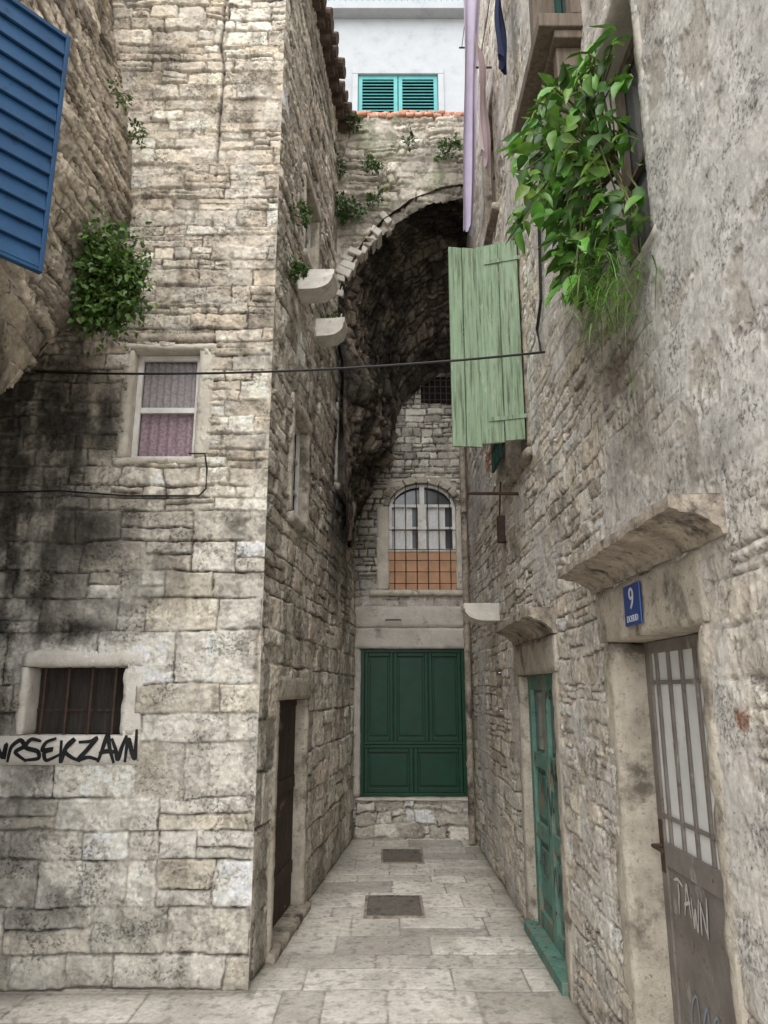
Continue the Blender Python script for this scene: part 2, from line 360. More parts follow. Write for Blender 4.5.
def louvre(o, ax, an, w, hgt, fr, n, th=.035, tilt=.62, cov=.62, thick=.005):
    m = MB(); az = Vector((0, 0, 1)); ax = Vector(ax).normalized(); an = Vector(an).normalized()
    m.obox(o, ax, an, az, (0, fr), (0, th), (0, hgt)).obox(o, ax, an, az, (w-fr, w), (0, th), (0, hgt))
    for a, b in ((0, fr), (hgt-fr, hgt)): m.obox(o, ax, an, az, (fr, w-fr), (.002, th-.002), (a, b))
    st = (hgt-2*fr)/n
    for i in range(n):
        oo = Vector(o)+az*(fr+st*(i+.5)); t = (an*tilt-az*math.sqrt(1-tilt*tilt)).normalized(); q = t.cross(ax)
        m.obox(oo+an*th*.5, ax, t, q, (fr, w-fr), (-st*cov, st*cov), (-thick, thick))
    return m
def leafgeo(V, Fs, Cs, pos, dr, nr, L, W, col):
    y = dr.normalized(); x = y.cross(nr)
    if x.length < .01: x = y.cross(Vector((1, .3, .2)))
    x.normalize(); z = x.cross(y); k = len(V); b = random.uniform(.05, .30); s1 = random.uniform(.05, .14)
    for (a, c, e) in ((0, 0, 0), (0, .42, -.03), (0, 1, -b), (-.38, .16, s1), (-.5, .42, s1*.7), (-.27, .74, -.03), (.38, .16, s1), (.5, .42, s1*.7), (.27, .74, -.03), (0, .75, -.06-b*.3)):
        V.append(pos+x*a*W+y*c*L+z*e*L); Cs.append((*col, 1))
    Fs += [(k, k+1, k+4, k+3), (k+1, k+9, k+5, k+4), (k+9, k+2, k+5), (k, k+6, k+7, k+1), (k+1, k+7, k+8, k+9), (k+9, k+8, k+2)]
def leafmesh(name, V, Fs, Cs, parent):
    me = bpy.data.meshes.new(name); me.from_pydata([tuple(v) for v in V], [], Fs)
    a = me.color_attributes.new('Col', 'FLOAT_COLOR', 'POINT'); a.data.foreach_set('color', [x for c in Cs for x in c])
    me.polygons.foreach_set('use_smooth', [True]*len(me.polygons)); return link(name, me, mLeaf, parent)
def gcol(lo, hi):
    t = random.random(); return tuple((a+(b-a)*t)*random.uniform(.8, 1.2) for a, b in zip(lo, hi))
DG, LG = (.03, .065, .016), (.105, .18, .045)
def tuft(name, label, c, out, rad, n, size, lo=DG, hi=LG, cat='plant', drop=.0, group=None, loose=.2, tipp=.75):
    c = Vector(c); out = Vector(out).normalized(); V = []; Fs = []; Cs = []
    t = thing(name, label, cat, tuple(c), group)
    st = MB(); nst = max(5, n//24); tips = []
    for i in range(nst):
        e = c+Vector((random.uniform(-1, 1)*rad[0], random.uniform(-1, 1)*rad[1], random.uniform(-1, .9)*rad[2]))*.9+out*rad[1]*.4
        if i < 70: st.tube([c-out*.04, c*.5+e*.5+out*.02, e], .003, 5)
        tips.append(e)
    st.build('stem', mStem, t)
    for i in range(n):
        if random.random() < tipp:
            p = random.choice(tips)+Vector([random.gauss(0, r*loose) for r in rad])
        else:
            while True:
                q = Vector((random.uniform(-1, 1), random.uniform(-1, 1), random.uniform(-1, 1)))
                if q.length < 1: break
            p = c+Vector([a*b for a, b in zip(q, rad)])
        p.z -= drop*random.random()**2
        dr = (p-c).normalized()*.5+out*.4+Vector((random.gauss(0, .5), random.gauss(0, .5), random.gauss(-.2, .5)))
        nr = out+Vector((random.gauss(0, .5), random.gauss(0, .5), random.gauss(.6, .5)))
        L = size*random.uniform(.6, 1.3); leafgeo(V, Fs, Cs, p, dr, nr, L, L*random.uniform(.5, .8), gcol(lo, hi))
    leafmesh('leaves', V, Fs, Cs, t); return t
# ================================================================== SETTING: pavement and ground
gm = MB().add([(-60, -60, -.06), (60, -60, -.06), (60, 60, -.06), (-60, 60, -.06)], [(0, 1, 2, 3)]).build('ground', mConc)
gm['kind'] = 'structure'
covers = [(ground(394, 918)[1], ground(394, 898)[1], ground(367, 908)[0], ground(421, 908)[0]), (ground(400, 864)[1], ground(400, 851)[1], ground(383, 857)[0], ground(421, 857)[0])]
def pavement():
    xs = rng(-3.6, 1.08, .010); ys = np.concatenate([rng(1.6, 3.95, .03)[:-1], rng(3.95, 8.85, .010)])
    U, V = np.meshgrid(xs, ys)
    lay = Layout(-3.6, 1.1, 1.6, 9, lambda v: .30, lambda v: .48, 21, .05)
    wu = U+.012*(fbm(U*5, V*5, 3, 1)-.5); wv = V+.012*(fbm(U*5, V*5, 3, 2)-.5)
    sid, du, dv, cu, cv = lay.ev(wu, wv); R = lay.rnd[sid]
    d = du+dv-np.hypot(du, dv)+(fbm(U*40, V*40, 3, 3)-.5)*.008; e = ss(0, .009, d)
    h = .006*(e-1)+.006*(R[..., 1]-.5)*e+.004*(cu*(R[..., 2]-.5)+cv*(R[..., 3]-.5))+.004*(fbm(U*9, V*9, 5, 4)-.5)+.022*(fbm(U*1.3, V*1.3, 2, 14)-.5)
    c = stonecol(U, V, e, R, [(.42, .395, .355), (.39, .365, .325), (.45, .425, .385), (.365, .34, .305)], (.26, .235, .205), 8, .45, .5)
    dirt = ss(.48, .70, fbm(U*3, V*2, 5, 9)); c = blend(c, dirt*.4, (.33, .30, .26))
    spots = ss(.63, .69, fbm(U*26, V*26, 3, 19)); c = blend(c, spots*.45, (.2, .178, .15))
    fine = ss(.52, .62, fbm(U*60, V*60, 2, 23)); c = blend(c, fine*.2, (.24, .22, .19))
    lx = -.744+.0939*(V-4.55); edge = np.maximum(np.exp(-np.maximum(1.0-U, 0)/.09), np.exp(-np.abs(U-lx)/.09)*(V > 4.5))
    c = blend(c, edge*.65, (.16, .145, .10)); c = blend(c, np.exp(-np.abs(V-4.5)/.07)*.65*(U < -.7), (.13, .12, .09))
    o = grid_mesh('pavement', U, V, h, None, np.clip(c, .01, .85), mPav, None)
    o['kind'] = 'structure'
pavement()
for i, (y0, y1, x0, x1) in enumerate(covers):
    t = thing('manhole_cover', ['larger grey brown iron drain cover set in the paving nearer the corner', 'smaller grey brown iron cover in the paving just before the green double door'][i], 'manhole cover', ((x0+x1)/2, (y0+y1)/2, .01))
    m = MB(); m.box(x0, x1, y0, y1, -.02, .012); m.build('plate', mCover, t, bevel=.003)
    r = MB(); n = 9
    for k in range(n):
        xx = x0+.03+(x1-x0-.06)*k/(n-1); r.box(xx-.008, xx+.008, y0+.03, y1-.03, .012, .018)
    for k in range(6):
        yy = y0+.03+(y1-y0-.06)*k/5; r.box(x0+.02, x1-.02, yy-.006, yy+.006, .0125, .0165)
    r.build('ribs', mCover, t)
    f = MB(); w = .02
    f.add([(x0-w, y0-w, .016), (x1+w, y0-w, .016), (x1+w, y1+w, .016), (x0-w, y1+w, .016), (x0, y0, .016), (x1, y0, .016), (x1, y1, .016), (x0, y1, .016)]+[(x0-w, y0-w, -.03), (x1+w, y0-w, -.03), (x1+w, y1+w, -.03), (x0-w, y1+w, -.03)], [(0, 1, 5, 4), (1, 2, 6, 5), (2, 3, 7, 6), (3, 0, 4, 7), (8, 9, 1, 0), (9, 10, 2, 1), (10, 11, 3, 2), (11, 8, 0, 3)])
    f.build('rim', mTrimD, t)
# ================================================================== LEFT CORNER HOUSE
H1 = thing('stone_house', 'tall rough stone corner house on the left with barred window and graffiti', 'house', (-1.6, 5.5, 0))
wA = LF.rect((135, 350), (193, 457)); wB = LF.rect((28, 667), (118, 735))
dS = (LS.uv(279, 700)[0], LS.uv(304, 820)[0], 0.03, LS.uv(290, 700)[1])
wS = (LS.uv(293, 470)[0], LS.uv(308, 470)[0], LS.uv(303, 525)[1], LS.uv(300, 418)[1])
wS2 = (LS.uv(305, 240)[0], LS.uv(318, 240)[0], LS.uv(311, 272)[1], LS.uv(311, 195)[1])
wS3 = (LS.uv(338, 450)[0], LS.uv(345, 450)[0], LS.uv(341, 490)[1], LS.uv(341, 420)[1])
def lf_col(U, Z, e, R):
    lowc = [(.43, .41, .355), (.48, .455, .40), (.39, .365, .315), (.55, .525, .47), (.42, .385, .32), (.51, .485, .43), (.45, .41, .335)]
    upc = [(.46, .41, .33), (.42, .375, .305), (.52, .47, .39), (.38, .335, .27), (.44, .38, .30), (.50, .46, .395)]
    a = stonecol(U, Z, e, R, lowc, (.32, .295, .25), 31); b = stonecol(U, Z, e, R, upc, (.38, .34, .275), 32)
    k = ss(2.2, 3.3, Z+.5*(fbm(U*2, Z*2, 3, 33)-.5)); c = a+(b-a)*k[..., None]
    br = (R[..., 6] > .992) & (Z > 1.9); c = np.where(br[..., None] & (e[..., None] > .5), np.array((.40, .27, .18)), c)
    qu = ((U > LF.L-.33) & (Z < 3.6))[..., None]; return np.where(qu, c*1.10, c)
crk = LF.uv(215, 170)[0]
def lf_post(U, Z, h, c, e):
    q = lambda px, py: LF.uv(px, py)
    bl = [(*q(20, 440), .62, .62, 1.25), (*q(-5, 560), .58, .75, 1.2), (*q(95, 420), .22, .34, 1.0), (*q(75, 530), .48, .3, .95), (*q(130, 600), .45, .12, .55), (*q(5, 820), .30, .55, .75), (*q(235, 525), .13, .13, .65), (*q(60, 630), .6, .11, .95),
          (*q(110, 310), .3, .3, .8), (*q(30, 905), .45, .2, .65), (*q(250, 760), .08, .9, .3), (*q(235, 330), .2, .25, .5), (*q(150, 560), .3, .2, .6), (*q(160, 60), .3, .25, .4), (*q(200, 330), .5, .06, .6), (*q(8, 700), .13, .5, .8)]
    streak = ss(.30, .58, .55*fbm(U*10, Z*1.5, 5, 51)+.45*fbm(U*8, Z*8, 6, 52, .65))
    m = blobs(U, Z, bl, 41, 1.0, 8); m = np.clip(m*1.15, 0, 1)*(.30+.70*streak)*(.8+.2*e); c = blend(c, m*.93, (.030, .0275, .025))
    lowf = np.where(Z < 2.3, .75, 1.0)
    st = ss(.55, .75, fbm(U*7, Z*1.6, 5, 43)); c = blend(c, st*.45*lowf, (.16, .138, .112))
    st = ss(.56, .63, fbm(U*14, Z*14, 6, 47, .65)); c = blend(c, st*.5*lowf, (.13, .113, .092))
    pal = ss(.53, .66, fbm(U*5, Z*5, 5, 45))*(1-m); c = blend(c, pal*.35, (.78, .74, .66))
    cx = crk+.05*(fbm(U*0, Z*3, 3, 46)-.5); z0 = q(215, 320)[1]
    g = np.exp(-((U-cx)/.010)**2)*(Z > z0)*ss(.3, .5, fbm(U*0+2, Z*2.5, 3, 49)); c = blend(c, g*.85, (.03, .026, .022)); h = h-.03*g
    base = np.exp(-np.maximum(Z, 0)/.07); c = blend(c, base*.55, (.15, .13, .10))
    h = h+.020*(fbm(U*1.2, Z*1.2, 3, 48)-.5)
    return h, c
layL = Layout(0, LF.L, 0, 8, lambda v: .23 if v < 1.9 else (.18 if v < 2.7 else .10), lambda v: .34 if v < 1.9 else (.28 if v < 2.7 else .21), 11, .22)
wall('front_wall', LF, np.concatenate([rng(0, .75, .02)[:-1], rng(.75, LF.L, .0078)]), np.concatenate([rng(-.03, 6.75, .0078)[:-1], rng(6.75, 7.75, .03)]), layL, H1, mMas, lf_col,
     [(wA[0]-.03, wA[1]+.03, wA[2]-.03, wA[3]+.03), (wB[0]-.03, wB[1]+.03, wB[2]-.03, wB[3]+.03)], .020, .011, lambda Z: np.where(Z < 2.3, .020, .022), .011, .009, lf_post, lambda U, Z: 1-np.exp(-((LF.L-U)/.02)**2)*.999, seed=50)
def ls_col(U, Z, e, R):
    c = stonecol(U, Z, e, R, [(.46, .425, .365), (.41, .375, .315), (.51, .47, .405), (.37, .34, .285), (.46, .405, .335)], (.31, .28, .235), 61)
    q = ((R[..., 6] > .5) & (U < .25))[..., None]; return np.where(q, c*1.12, c)
def ls_post(U, Z, h, c, e):
    st = ss(.5, .72, fbm(U*3.5, Z*1.1, 5, 63)); c = blend(c, st*.45, (.14, .122, .10))
    st = ss(.56, .63, fbm(U*13, Z*13, 6, 67, .65)); c = blend(c, st*.5, (.12, .104, .085))
    bl = [(3.0, 3.4, 1.0, 1.2, .8), (3.8, 4.4, .8, 1.5, 1.1), (1.9, 2.1, .6, .4, .4), (.7, 6.4, .6, .4, .35), (1.5, 7.4, 1.5, .3, .7)]
    c = blend(c, np.clip(blobs(U, Z, bl, 65, .9, 5), 0, 1)*.8, (.045, .04, .034))
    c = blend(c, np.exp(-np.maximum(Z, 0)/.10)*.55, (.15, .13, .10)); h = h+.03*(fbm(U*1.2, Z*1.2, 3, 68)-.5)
    return h, c
layS = Layout(0, LS.L, 0, 8, lambda v: .25 if v < 1.6 else (.17 if v < 2.7 else .11), lambda v: .36 if v < 1.6 else .25, 9, .18)
hl = lambda r, e=.03: (r[0]-e, r[1]+e, r[2]-e, r[3]+e)
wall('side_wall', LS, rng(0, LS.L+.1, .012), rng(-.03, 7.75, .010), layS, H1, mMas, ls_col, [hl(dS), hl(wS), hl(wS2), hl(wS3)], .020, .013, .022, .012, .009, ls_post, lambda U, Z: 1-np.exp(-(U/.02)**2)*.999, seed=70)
MB().add([(-3.4, 4.95, -.02), (-1.1, 4.95, -.02), (-.78, 8.7, -.02), (-3.4, 8.7, -.02), (-3.4, 4.95, 7.6), (-1.1, 4.95, 7.6), (-.78, 8.7, 7.6), (-3.4, 8.7, 7.6)], [(0, 1, 2, 3), (4, 5, 6, 7), (0, 1, 5, 4), (1, 2, 6, 5), (2, 3, 7, 6), (3, 0, 4, 7)]).build('light_blocker', mDark, H1)  # hidden dark core added behind the wall sheets to block light
# upper window
w = sash_mb(LF, wA, -.12, .035, 1, 1).build('window', mWhiteW, H1, bevel=.003); w['label'] = 'upper window with a greyish mauve lace curtain behind white frame'
zm = LF.uv(160, 405)[1]
MB().pbox(LF, wA[0]+.036, wA[1]-.036, zm-.018, zm+.018, -.12, -.095).build('rail', mWhiteW, w)
def curtain(pl, r, h, mat, parent, nf=7, amp=.012):
    m = MB(); n = 60; vs = []
    for i in range(n+1):
        u = r[0]+(r[1]-r[0])*i/n; k = amp*math.sin(i/n*nf*6.28)
        vs += [pl.p(u, r[2], h+k), pl.p(u, r[3], h+k*.6)]
    return m.add(vs, [(2*i, 2*i+2, 2*i+3, 2*i+1) for i in range(n)]).build('curtain', mat, parent, smooth=True)
curtain(LF, (wA[0]+.03, wA[1]-.03, wA[2]+.03, zm), -.140, mCurtR, w, 6, .010)
curtain(LF, (wA[0]+.03, wA[1]-.03, zm, wA[3]-.03), -.140, mCurtU, w, 8, .008)
a, b, zt = LF.uv(120, 400)[0], LF.uv(212, 400)[0], LF.uv(160, 344)[1]
stone_frame(LF, wA, wA[0]-a, b-wA[1], .045, .05, .006, .2, mTrim, w)
MB().rbox(LF, wA[0]-.12, wA[1]+.1, wA[3]+.05, wA[3]+.12, -.1, .008).build('lintel', mTrimD, w, smooth=True)
# lower barred window
w = MB().pbox(LF, wB[0], wB[1], wB[2], wB[3], -.20, -.19).build('window', M('dark_board_interior', (.05, .042, .036), (.022, .019, .017), 7, .9, .3, st=(5, 5, .6)), H1); w['label'] = 'small lower window, dark behind thin rusty bars'  # one dark sheet stands for old boards and the unlit interior
for k in range(4):
    uu = wB[0]+(wB[1]-wB[0])*(k+.5)/4
    MB().tube([LF.p(uu, wB[2]-.02, -.09), LF.p(uu, wB[3]+.02, -.09)], .0085, 8).build('bar', mIron, w)
MB().pbox(LF, wB[0], wB[1], wB[2]+.13, wB[2]+.145, -.19, -.18).build('rail', mDkWood, w)
MB().rbox(LF, wB[0]-.045, wB[0], wB[2], wB[3], -.22, .004).build('stone_jamb', mTrimL, w, smooth=True)
MB().rbox(LF, wB[1], wB[1]+.125, wB[2], wB[3]-.002, -.22, .002).build('stone_jamb', mTrimL, w, smooth=True)
MB().rbox(LF, wB[0]-.04, wB[1]+.12, wB[3]+.002, wB[3]+.10, -.22, .005).build('stone_head', mTrimL, w, smooth=True)
zs0 = LF.uv(60, 765)[1]
MB().rbox(LF, LF.uv(-30, 750)[0], LF.uv(138, 750)[0], zs0, wB[2]-.003, -.21, .014, .05, .006, .003).build('sill', mTrimL, w, smooth=True)
g = MB()
Q = [[(-2, 741), (4, 757), (8, 744), (6, 759)], [(9, 762), (13, 747), (22, 740), (26, 746), (17, 752), (28, 761)], [(43, 741), (33, 739), (27, 747), (39, 751), (40, 758), (26, 760)], [(58, 738), (48, 742), (44, 750), (54, 749), (46, 752), (48, 760), (62, 754)],
     [(63, 740), (62, 762), (68, 746), (76, 739), (66, 750), (73, 757), (82, 761)], [(80, 742), (92, 741), (98, 738), (88, 750), (80, 759), (90, 757), (101, 760)], [(99, 762), (104, 748), (109, 735), (111, 748), (115, 763)], [(100, 753), (108, 751), (118, 752)], [(113, 738), (117, 750), (119, 759), (123, 747), (128, 735)], [(126, 762), (128, 746), (130, 739), (133, 752), (136, 758), (137, 744), (138, 729)]]
for s_ in Q: g.ribbon(LF, [LF.uv(*p) for p in s_], .021, .020)
o = g.build('graffiti_tag', mInk, H1); o['label'] = 'flowing angular black tag across the pale window sill band'
# side door
d = MB().pbox(LS, dS[0], dS[1], dS[2], dS[3], -.13, -.10)
for i in range(5):
    u = dS[0]+(dS[1]-dS[0])*(i+.02)/5; d.pbox(LS, u, u+(dS[1]-dS[0])*.19, dS[2], dS[3], -.10, -.085)
d = d.build('door', mDkWood, H1, bevel=.003); d['label'] = 'weathered dark plank door on the alley side'
for i in range(3):
    z = dS[2]+.25+i*.6; MB().pbox(LS, dS[0]+.04, dS[1]-.04, z, z+.09, -.085, -.07).build('rail', mDkWood, d, bevel=.003)
MB().tube([LS.p(dS[0]+.1, 1.0, -.085), LS.p(dS[0]+.1, 1.0, -.04), LS.p(dS[0]+.19, 1.0, -.035)], .01).build('handle', mIron, d)
stone_frame(LS, dS, .09, .11, .16, 0, .012, .2, mJamb, d)
MB().rbox(LS, dS[0]-.12, dS[1]+.12, -.02, .05, -.2, .05).build('threshold', mTrimD, d, smooth=True)
for r, lab in ((wS, 'narrow side window with stone surround'), (wS2, 'high side window with stone surround'), (wS3, 'deep slit window near the vault')):
    w = sash_mb(LS, r, -.10, .03, 2, 3).build('window', mWhiteW, H1); w['label'] = lab
    pane(LS, r, -.105, mGlass, w); stone_frame(LS, r, .09, .09, .1, .08, .012, .16, mJamb, w, sill_out=.02)
# corbels
def corbel(pl, u, z, proj, wid, mat, parent, name='stone_corbel', lab=None, th=.17):
    pr = [(-.1, z), (proj*.5, z), (proj, z-.003), (proj, z-.05)]
    for k in range(8):
        a_ = k/7*math.pi/2; pr.append((proj-.01-(proj*.55)*(1-math.cos(a_)), z-.05-(th-.05)*math.sin(a_)))
    pr.append((-.1, z-th))
    o = MB().prism(pl, pr, u-wid/2, u+wid/2, 10, .007).build(name, mat, parent, bevel=.006)
    if lab: o['label'] = lab
    return o
corbel(LS, LS.uv(299, 290)[0]+.05, LS.uv(300, 276)[1], .29, .24, mTrimL, H1, lab='upper pale stone corbel jutting over the alley')
corbel(LS, LS.uv(316, 335)[0]+.05, LS.uv(318, 326)[1], .265, .22, mTrimL, H1, lab='lower pale stone corbel jutting over the alley')
# eave and roof
r = MB(); r.pbox(LS, -.2, 2.75, 7.74, 7.79, -1.0, .10)
for i in range(20):
    u = -.15+i*.145+random.uniform(-.02, .02); o_ = .15+random.uniform(-.05, .05)
    r.tube([LS.p(u, 7.80+random.uniform(-.015, .015), o_), LS.p(u+random.uniform(-.02, .02), 7.95, -.6)], .058, 10)
for i in range(14): r.pbox(LS, i*.19-.02, i*.19+.05, 7.67, 7.739, -.2, .06+random.uniform(0, .04))
r.pbox(LF, 0, LF.L+.1, 7.745, 7.80, -1.4, .1)
r.build('roof', mTile, H1)
# ================================================================== NEAR LEFT HOUSE with rising arch
H2 = thing('archway_house', 'rough brown stone house at far left carried on a rising half arch', 'house', (-2.2, 2.2, 0))
cpx = [(-60, 470), (0, 405), (38, 368), (75, 327), (105, 288), (128, 243), (136, 215)]
cp = [NL.uv(*p) for p in cpx]; cu_ = [0.0, 1.9, 2.2]+[c[0] for c in cp]+[5.0]; cz_ = [0.0, .0, 1.6]+[c[1] for c in cp]+[cp[-1][1]+.25]
curve = lambda u: np.interp(u, cu_, cz_)+.07*(fbm(u*6, u*0+1.7, 4, 89)-.5)
def nl_col(U, Z, e, R): return stonecol(U, Z, e, R, [(.35, .30, .235), (.41, .355, .28), (.30, .255, .205), (.38, .325, .25), (.27, .23, .19)], (.28, .24, .19), 81, .7)
def nl_post(U, Z, h, c, e):
    lean = -.18*np.maximum(Z-4.95, 0); k = fbm(U*2.2, Z*2.2, 4, 83)-.5
    h = h+lean+.08*k+.014*(fbm(U*9, Z*9, 4, 88)-.5); m = ss(.5, .7, fbm(U*4, Z*2, 5, 84)); c = blend(c, m*.6, (.10, .087, .07))
    dz = Z-curve(U); c = blend(c, np.exp(-np.maximum(dz, 0)/.40)*.85*ss(.3, .6, fbm(U*6, Z*6, 4, 85)+.12), (.045, .04, .033))
    g = ss(.55, .7, fbm(U*3, Z*3, 4, 86)); c = blend(c, g*.4, (.60, .53, .44))
    h = h+.06*(1-np.exp(-np.maximum(dz, 0)/.10))-.06
    return h, c
layN = Layout(0, 4.7, 0, 8.2, lambda v: .12, lambda v: .22, 15, .25)
wall('wall', NL, rng(.4, 4.62, .010), rng(0, 7.9, .010), layN, H2, mMas, nl_col, (), .020, .013, .035, .014, .012, nl_post, keepf=lambda U, Z: Z > curve(U)-.02, seed=90)
us = rng(1.9, 4.6, .02); xs_ = rng(0, 1.9, .03); U, D = np.meshgrid(us, xs_)
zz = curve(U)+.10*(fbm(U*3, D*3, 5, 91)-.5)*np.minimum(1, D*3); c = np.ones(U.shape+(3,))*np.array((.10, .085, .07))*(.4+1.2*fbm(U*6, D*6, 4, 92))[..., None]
grid_mesh('arch_soffit', -1.81-D, U, zz, None, c, mRock, H2)
MB().box(-3.8, -3.5, .4, 4.5, 0, 7.8).build('light_blocker', mDark, H2)  # hidden dark slab added behind this house to keep light out
MB().box(-3.8, -2.35, .4, 4.52, 7.85, 7.95).build('roof', mTile, H2)
# blue shutter
sx, sy = -1.36, 2.62
zt = 4.31; zb = 3.19
ax = Vector((-.63, -.777, 0)); an = Vector((.777, -.63, 0)); wdt = .62
o = louvre((sx, sy, zb), ax, an, wdt, zt-zb, .018, 13, .03, .22, .56, .006).build('shutter', mBlue, H2, bevel=.002); o['label'] = 'deep blue slatted shutter standing open'
MB().obox((sx, sy, zb), ax, an, (0, 0, 1), (.02, wdt-.02), (.002, .006), (.02, zt-zb-.02)).build('back_board', mBlue, o)
for z in (zb+.2, zt-.2):
    e = Vector((sx, sy, z))+ax*wdt; MB().tube([e, e+Vector((-.35, -.05, 0))], .012).build('hinge', mIron, o)
# ================================================================== BACK BUILDING with vault
H3 = thing('vaulted_house', 'old house closing the alley under a dark broken vault with a dark green door', 'house', (.3, 9.2, 0))
dG = BK.rect((361, 649), (468, 797)); wG = BK.rect((389, 483), (457, 590)); vent = BK.rect((421, 377), (455, 403))
def bk_col(U, Z, e, R): return stonecol(U, Z, e, R, [(.44, .415, .36), (.37, .345, .30), (.49, .46, .40), (.33, .305, .27)], (.31, .285, .245), 101, .6)
def bk_post(U, Z, h, c, e):
    zc = BK.uv(400, 600)[1]; m = ss(.45, .6, fbm(U*4, Z*4, 4, 103)+.25*(Z < zc)*(Z > .5)); pl = m*(Z < zc+.2)*(Z > .45)
    cc = np.array((.60, .56, .505))*(.7+.6*fbm(U*8, Z*8, 4, 104))[..., None]
    c = c+(cc-c)*pl[..., None]; h = h*(1-.75*pl)
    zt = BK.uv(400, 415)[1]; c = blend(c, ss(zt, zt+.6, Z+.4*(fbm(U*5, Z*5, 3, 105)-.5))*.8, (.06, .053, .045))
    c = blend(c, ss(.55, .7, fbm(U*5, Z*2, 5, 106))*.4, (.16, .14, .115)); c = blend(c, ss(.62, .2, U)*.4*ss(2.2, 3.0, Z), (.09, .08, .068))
    return h, c
layB = Layout(0, 2, 0, 6, lambda v: .09, lambda v: .15, 17, .2)
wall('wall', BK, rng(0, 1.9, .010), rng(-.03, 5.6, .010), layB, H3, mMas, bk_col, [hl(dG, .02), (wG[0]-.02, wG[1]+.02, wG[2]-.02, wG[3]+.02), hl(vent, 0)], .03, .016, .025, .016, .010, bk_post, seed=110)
MB().box(-.6, 1.4, 9.25, 11, -.02, 7.4).build('light_blocker', mDark, H3)  # unseen dark block added behind the back wall against light leaks
zb_ = dG[2]
def bs_col(U, Z, e, R): return stonecol(U, Z, e, R, [(.46, .43, .38), (.40, .37, .32), (.54, .51, .45), (.34, .31, .27)], (.36, .335, .29), 121, .5)
BS = Plane((-.6, 8.76), (1.3, 8.76))
wall('base_wall', BS, rng(BK.uv(356, 800)[0], BK.uv(472, 800)[0], .01), rng(-.03, zb_-.02, .01), Layout(0, 2, 0, 1, lambda v: .13, lambda v: .2, 23, .3), H3, mMas, bs_col, (), .03, .02, .09, .015, .012, seed=123)
MB().rbox(BK, dG[0]-.06, dG[1]+.06, zb_-.035, zb_-.003, -.15, .085).build('door_sill', mTrim, H3, smooth=True)
# green door
W_ = dG[1]-dG[0]; zr = BK.uv(400, 745)[1]
D = MB().pbox(BK, dG[0], dG[1], dG[2], dG[3], -.10, -.075).build('door', mGreen, H3); D['label'] = 'wide dark green panelled wooden door'
fr = MB(); s_ = .04
fr.pbox(BK, dG[0], dG[0]+s_, dG[2], dG[3], -.075, -.03).pbox(BK, dG[1]-s_, dG[1], dG[2], dG[3], -.075, -.03)
fr.pbox(BK, dG[0]+s_, dG[1]-s_, dG[3]-s_, dG[3], -.075, -.032).pbox(BK, dG[0]+s_, dG[1]-s_, dG[2], dG[2]+s_, -.075, -.032)
fr.pbox(BK, dG[0]+s_, dG[1]-s_, zr-.035, zr-.004, -.075, -.034).pbox(BK, dG[0]+s_, dG[1]-s_, zr+.004, zr+.035, -.075, -.036).build('door_frame', mGreen, D, bevel=.004)
def ppanel(u0, u1, z0, z1, e_, par):
    m = MB(); m.pbox(BK, u0+.004, u0+e_, z0, z1, -.075, -.045).pbox(BK, u1-e_, u1-.004, z0, z1, -.075, -.045).pbox(BK, u0+e_, u1-e_, z0, z0+e_, -.075, -.047).pbox(BK, u0+e_, u1-e_, z1-e_, z1, -.075, -.047)
    m.pbox(BK, u0+e_+.022, u1-e_-.022, z0+e_+.022, z1-e_-.022, -.075, -.058); m.build('door_panel', mGreen, par, bevel=.006)
fx = [0, .30, .66, 1.0]
for i in range(3): ppanel(dG[0]+s_+(W_-2*s_)*fx[i], dG[0]+s_+(W_-2*s_)*fx[i+1], zr+.035, dG[3]-s_, .045, D)
for i in range(2): ppanel(dG[0]+s_+(W_-2*s_)*i/2, dG[0]+s_+(W_-2*s_)*(i+1)/2, dG[2]+s_, zr-.035, .05, D)
zl = BK.uv(400, 628)[1]
stone_frame(BK, dG, .09, .07, zl-dG[3], 0, .02, .12, mConc, D)
zs2 = BK.uv(400, 602)[1]
MB().rbox(BK, dG[0]-.16, dG[1]+.12, zl+.004, zs2-.05, -.05, .016, .05, .01, .006).build('rendered_band', mConc, H3, smooth=True)
MB().tube([BK.p(.62, zl+.09, .0), BK.p(.62, zl+.09, .06), BK.p(.80, zl+.09, .06), BK.p(.80, zl+.09, .0)], .008).build('iron_bracket', mIron, H3)
# arched window
zsp = BK.uv(400, 506)[1]; zmid = BK.uv(400, 551)[1]; wc = (wG[0]+wG[1])/2; hw = (wG[1]-wG[0])/2; rise = wG[3]-zsp
w = sash_mb(BK, (wG[0], wG[1], zmid, zsp+.03), -.07, .035, 4, 2, .026).pbox(BK, wc-.05, wc+.05, zmid, zsp, -.07, -.032).build('window', mWhiteW, H3); w['label'] = 'arched window with white sash and iron grille over an orange panel'
vs = [BK.p(wc, zsp, -.12)]+[BK.p(wc+hw*math.cos(a_), zsp+rise*math.sin(a_), -.12) for a_ in [math.pi*k/16 for k in range(17)]]
MB().add(vs, [(0, k+1, k+2) for k in range(16)]).add([BK.p(wG[0], zmid, -.12), BK.p(wG[1], zmid, -.12), BK.p(wG[1], zsp, -.12), BK.p(wG[0], zsp, -.12)], [(0, 1, 2, 3)]).build('pane', mGlass, w)
curtain(BK, (wG[0]+.06, wc-.12, zmid+.03, zsp+.02), -.085, mCurtW, w, 3, .006); curtain(BK, (wc+.06, wG[1]-.12, zmid+.03, zsp+.02), -.085, mCurtW, w, 3, .006)
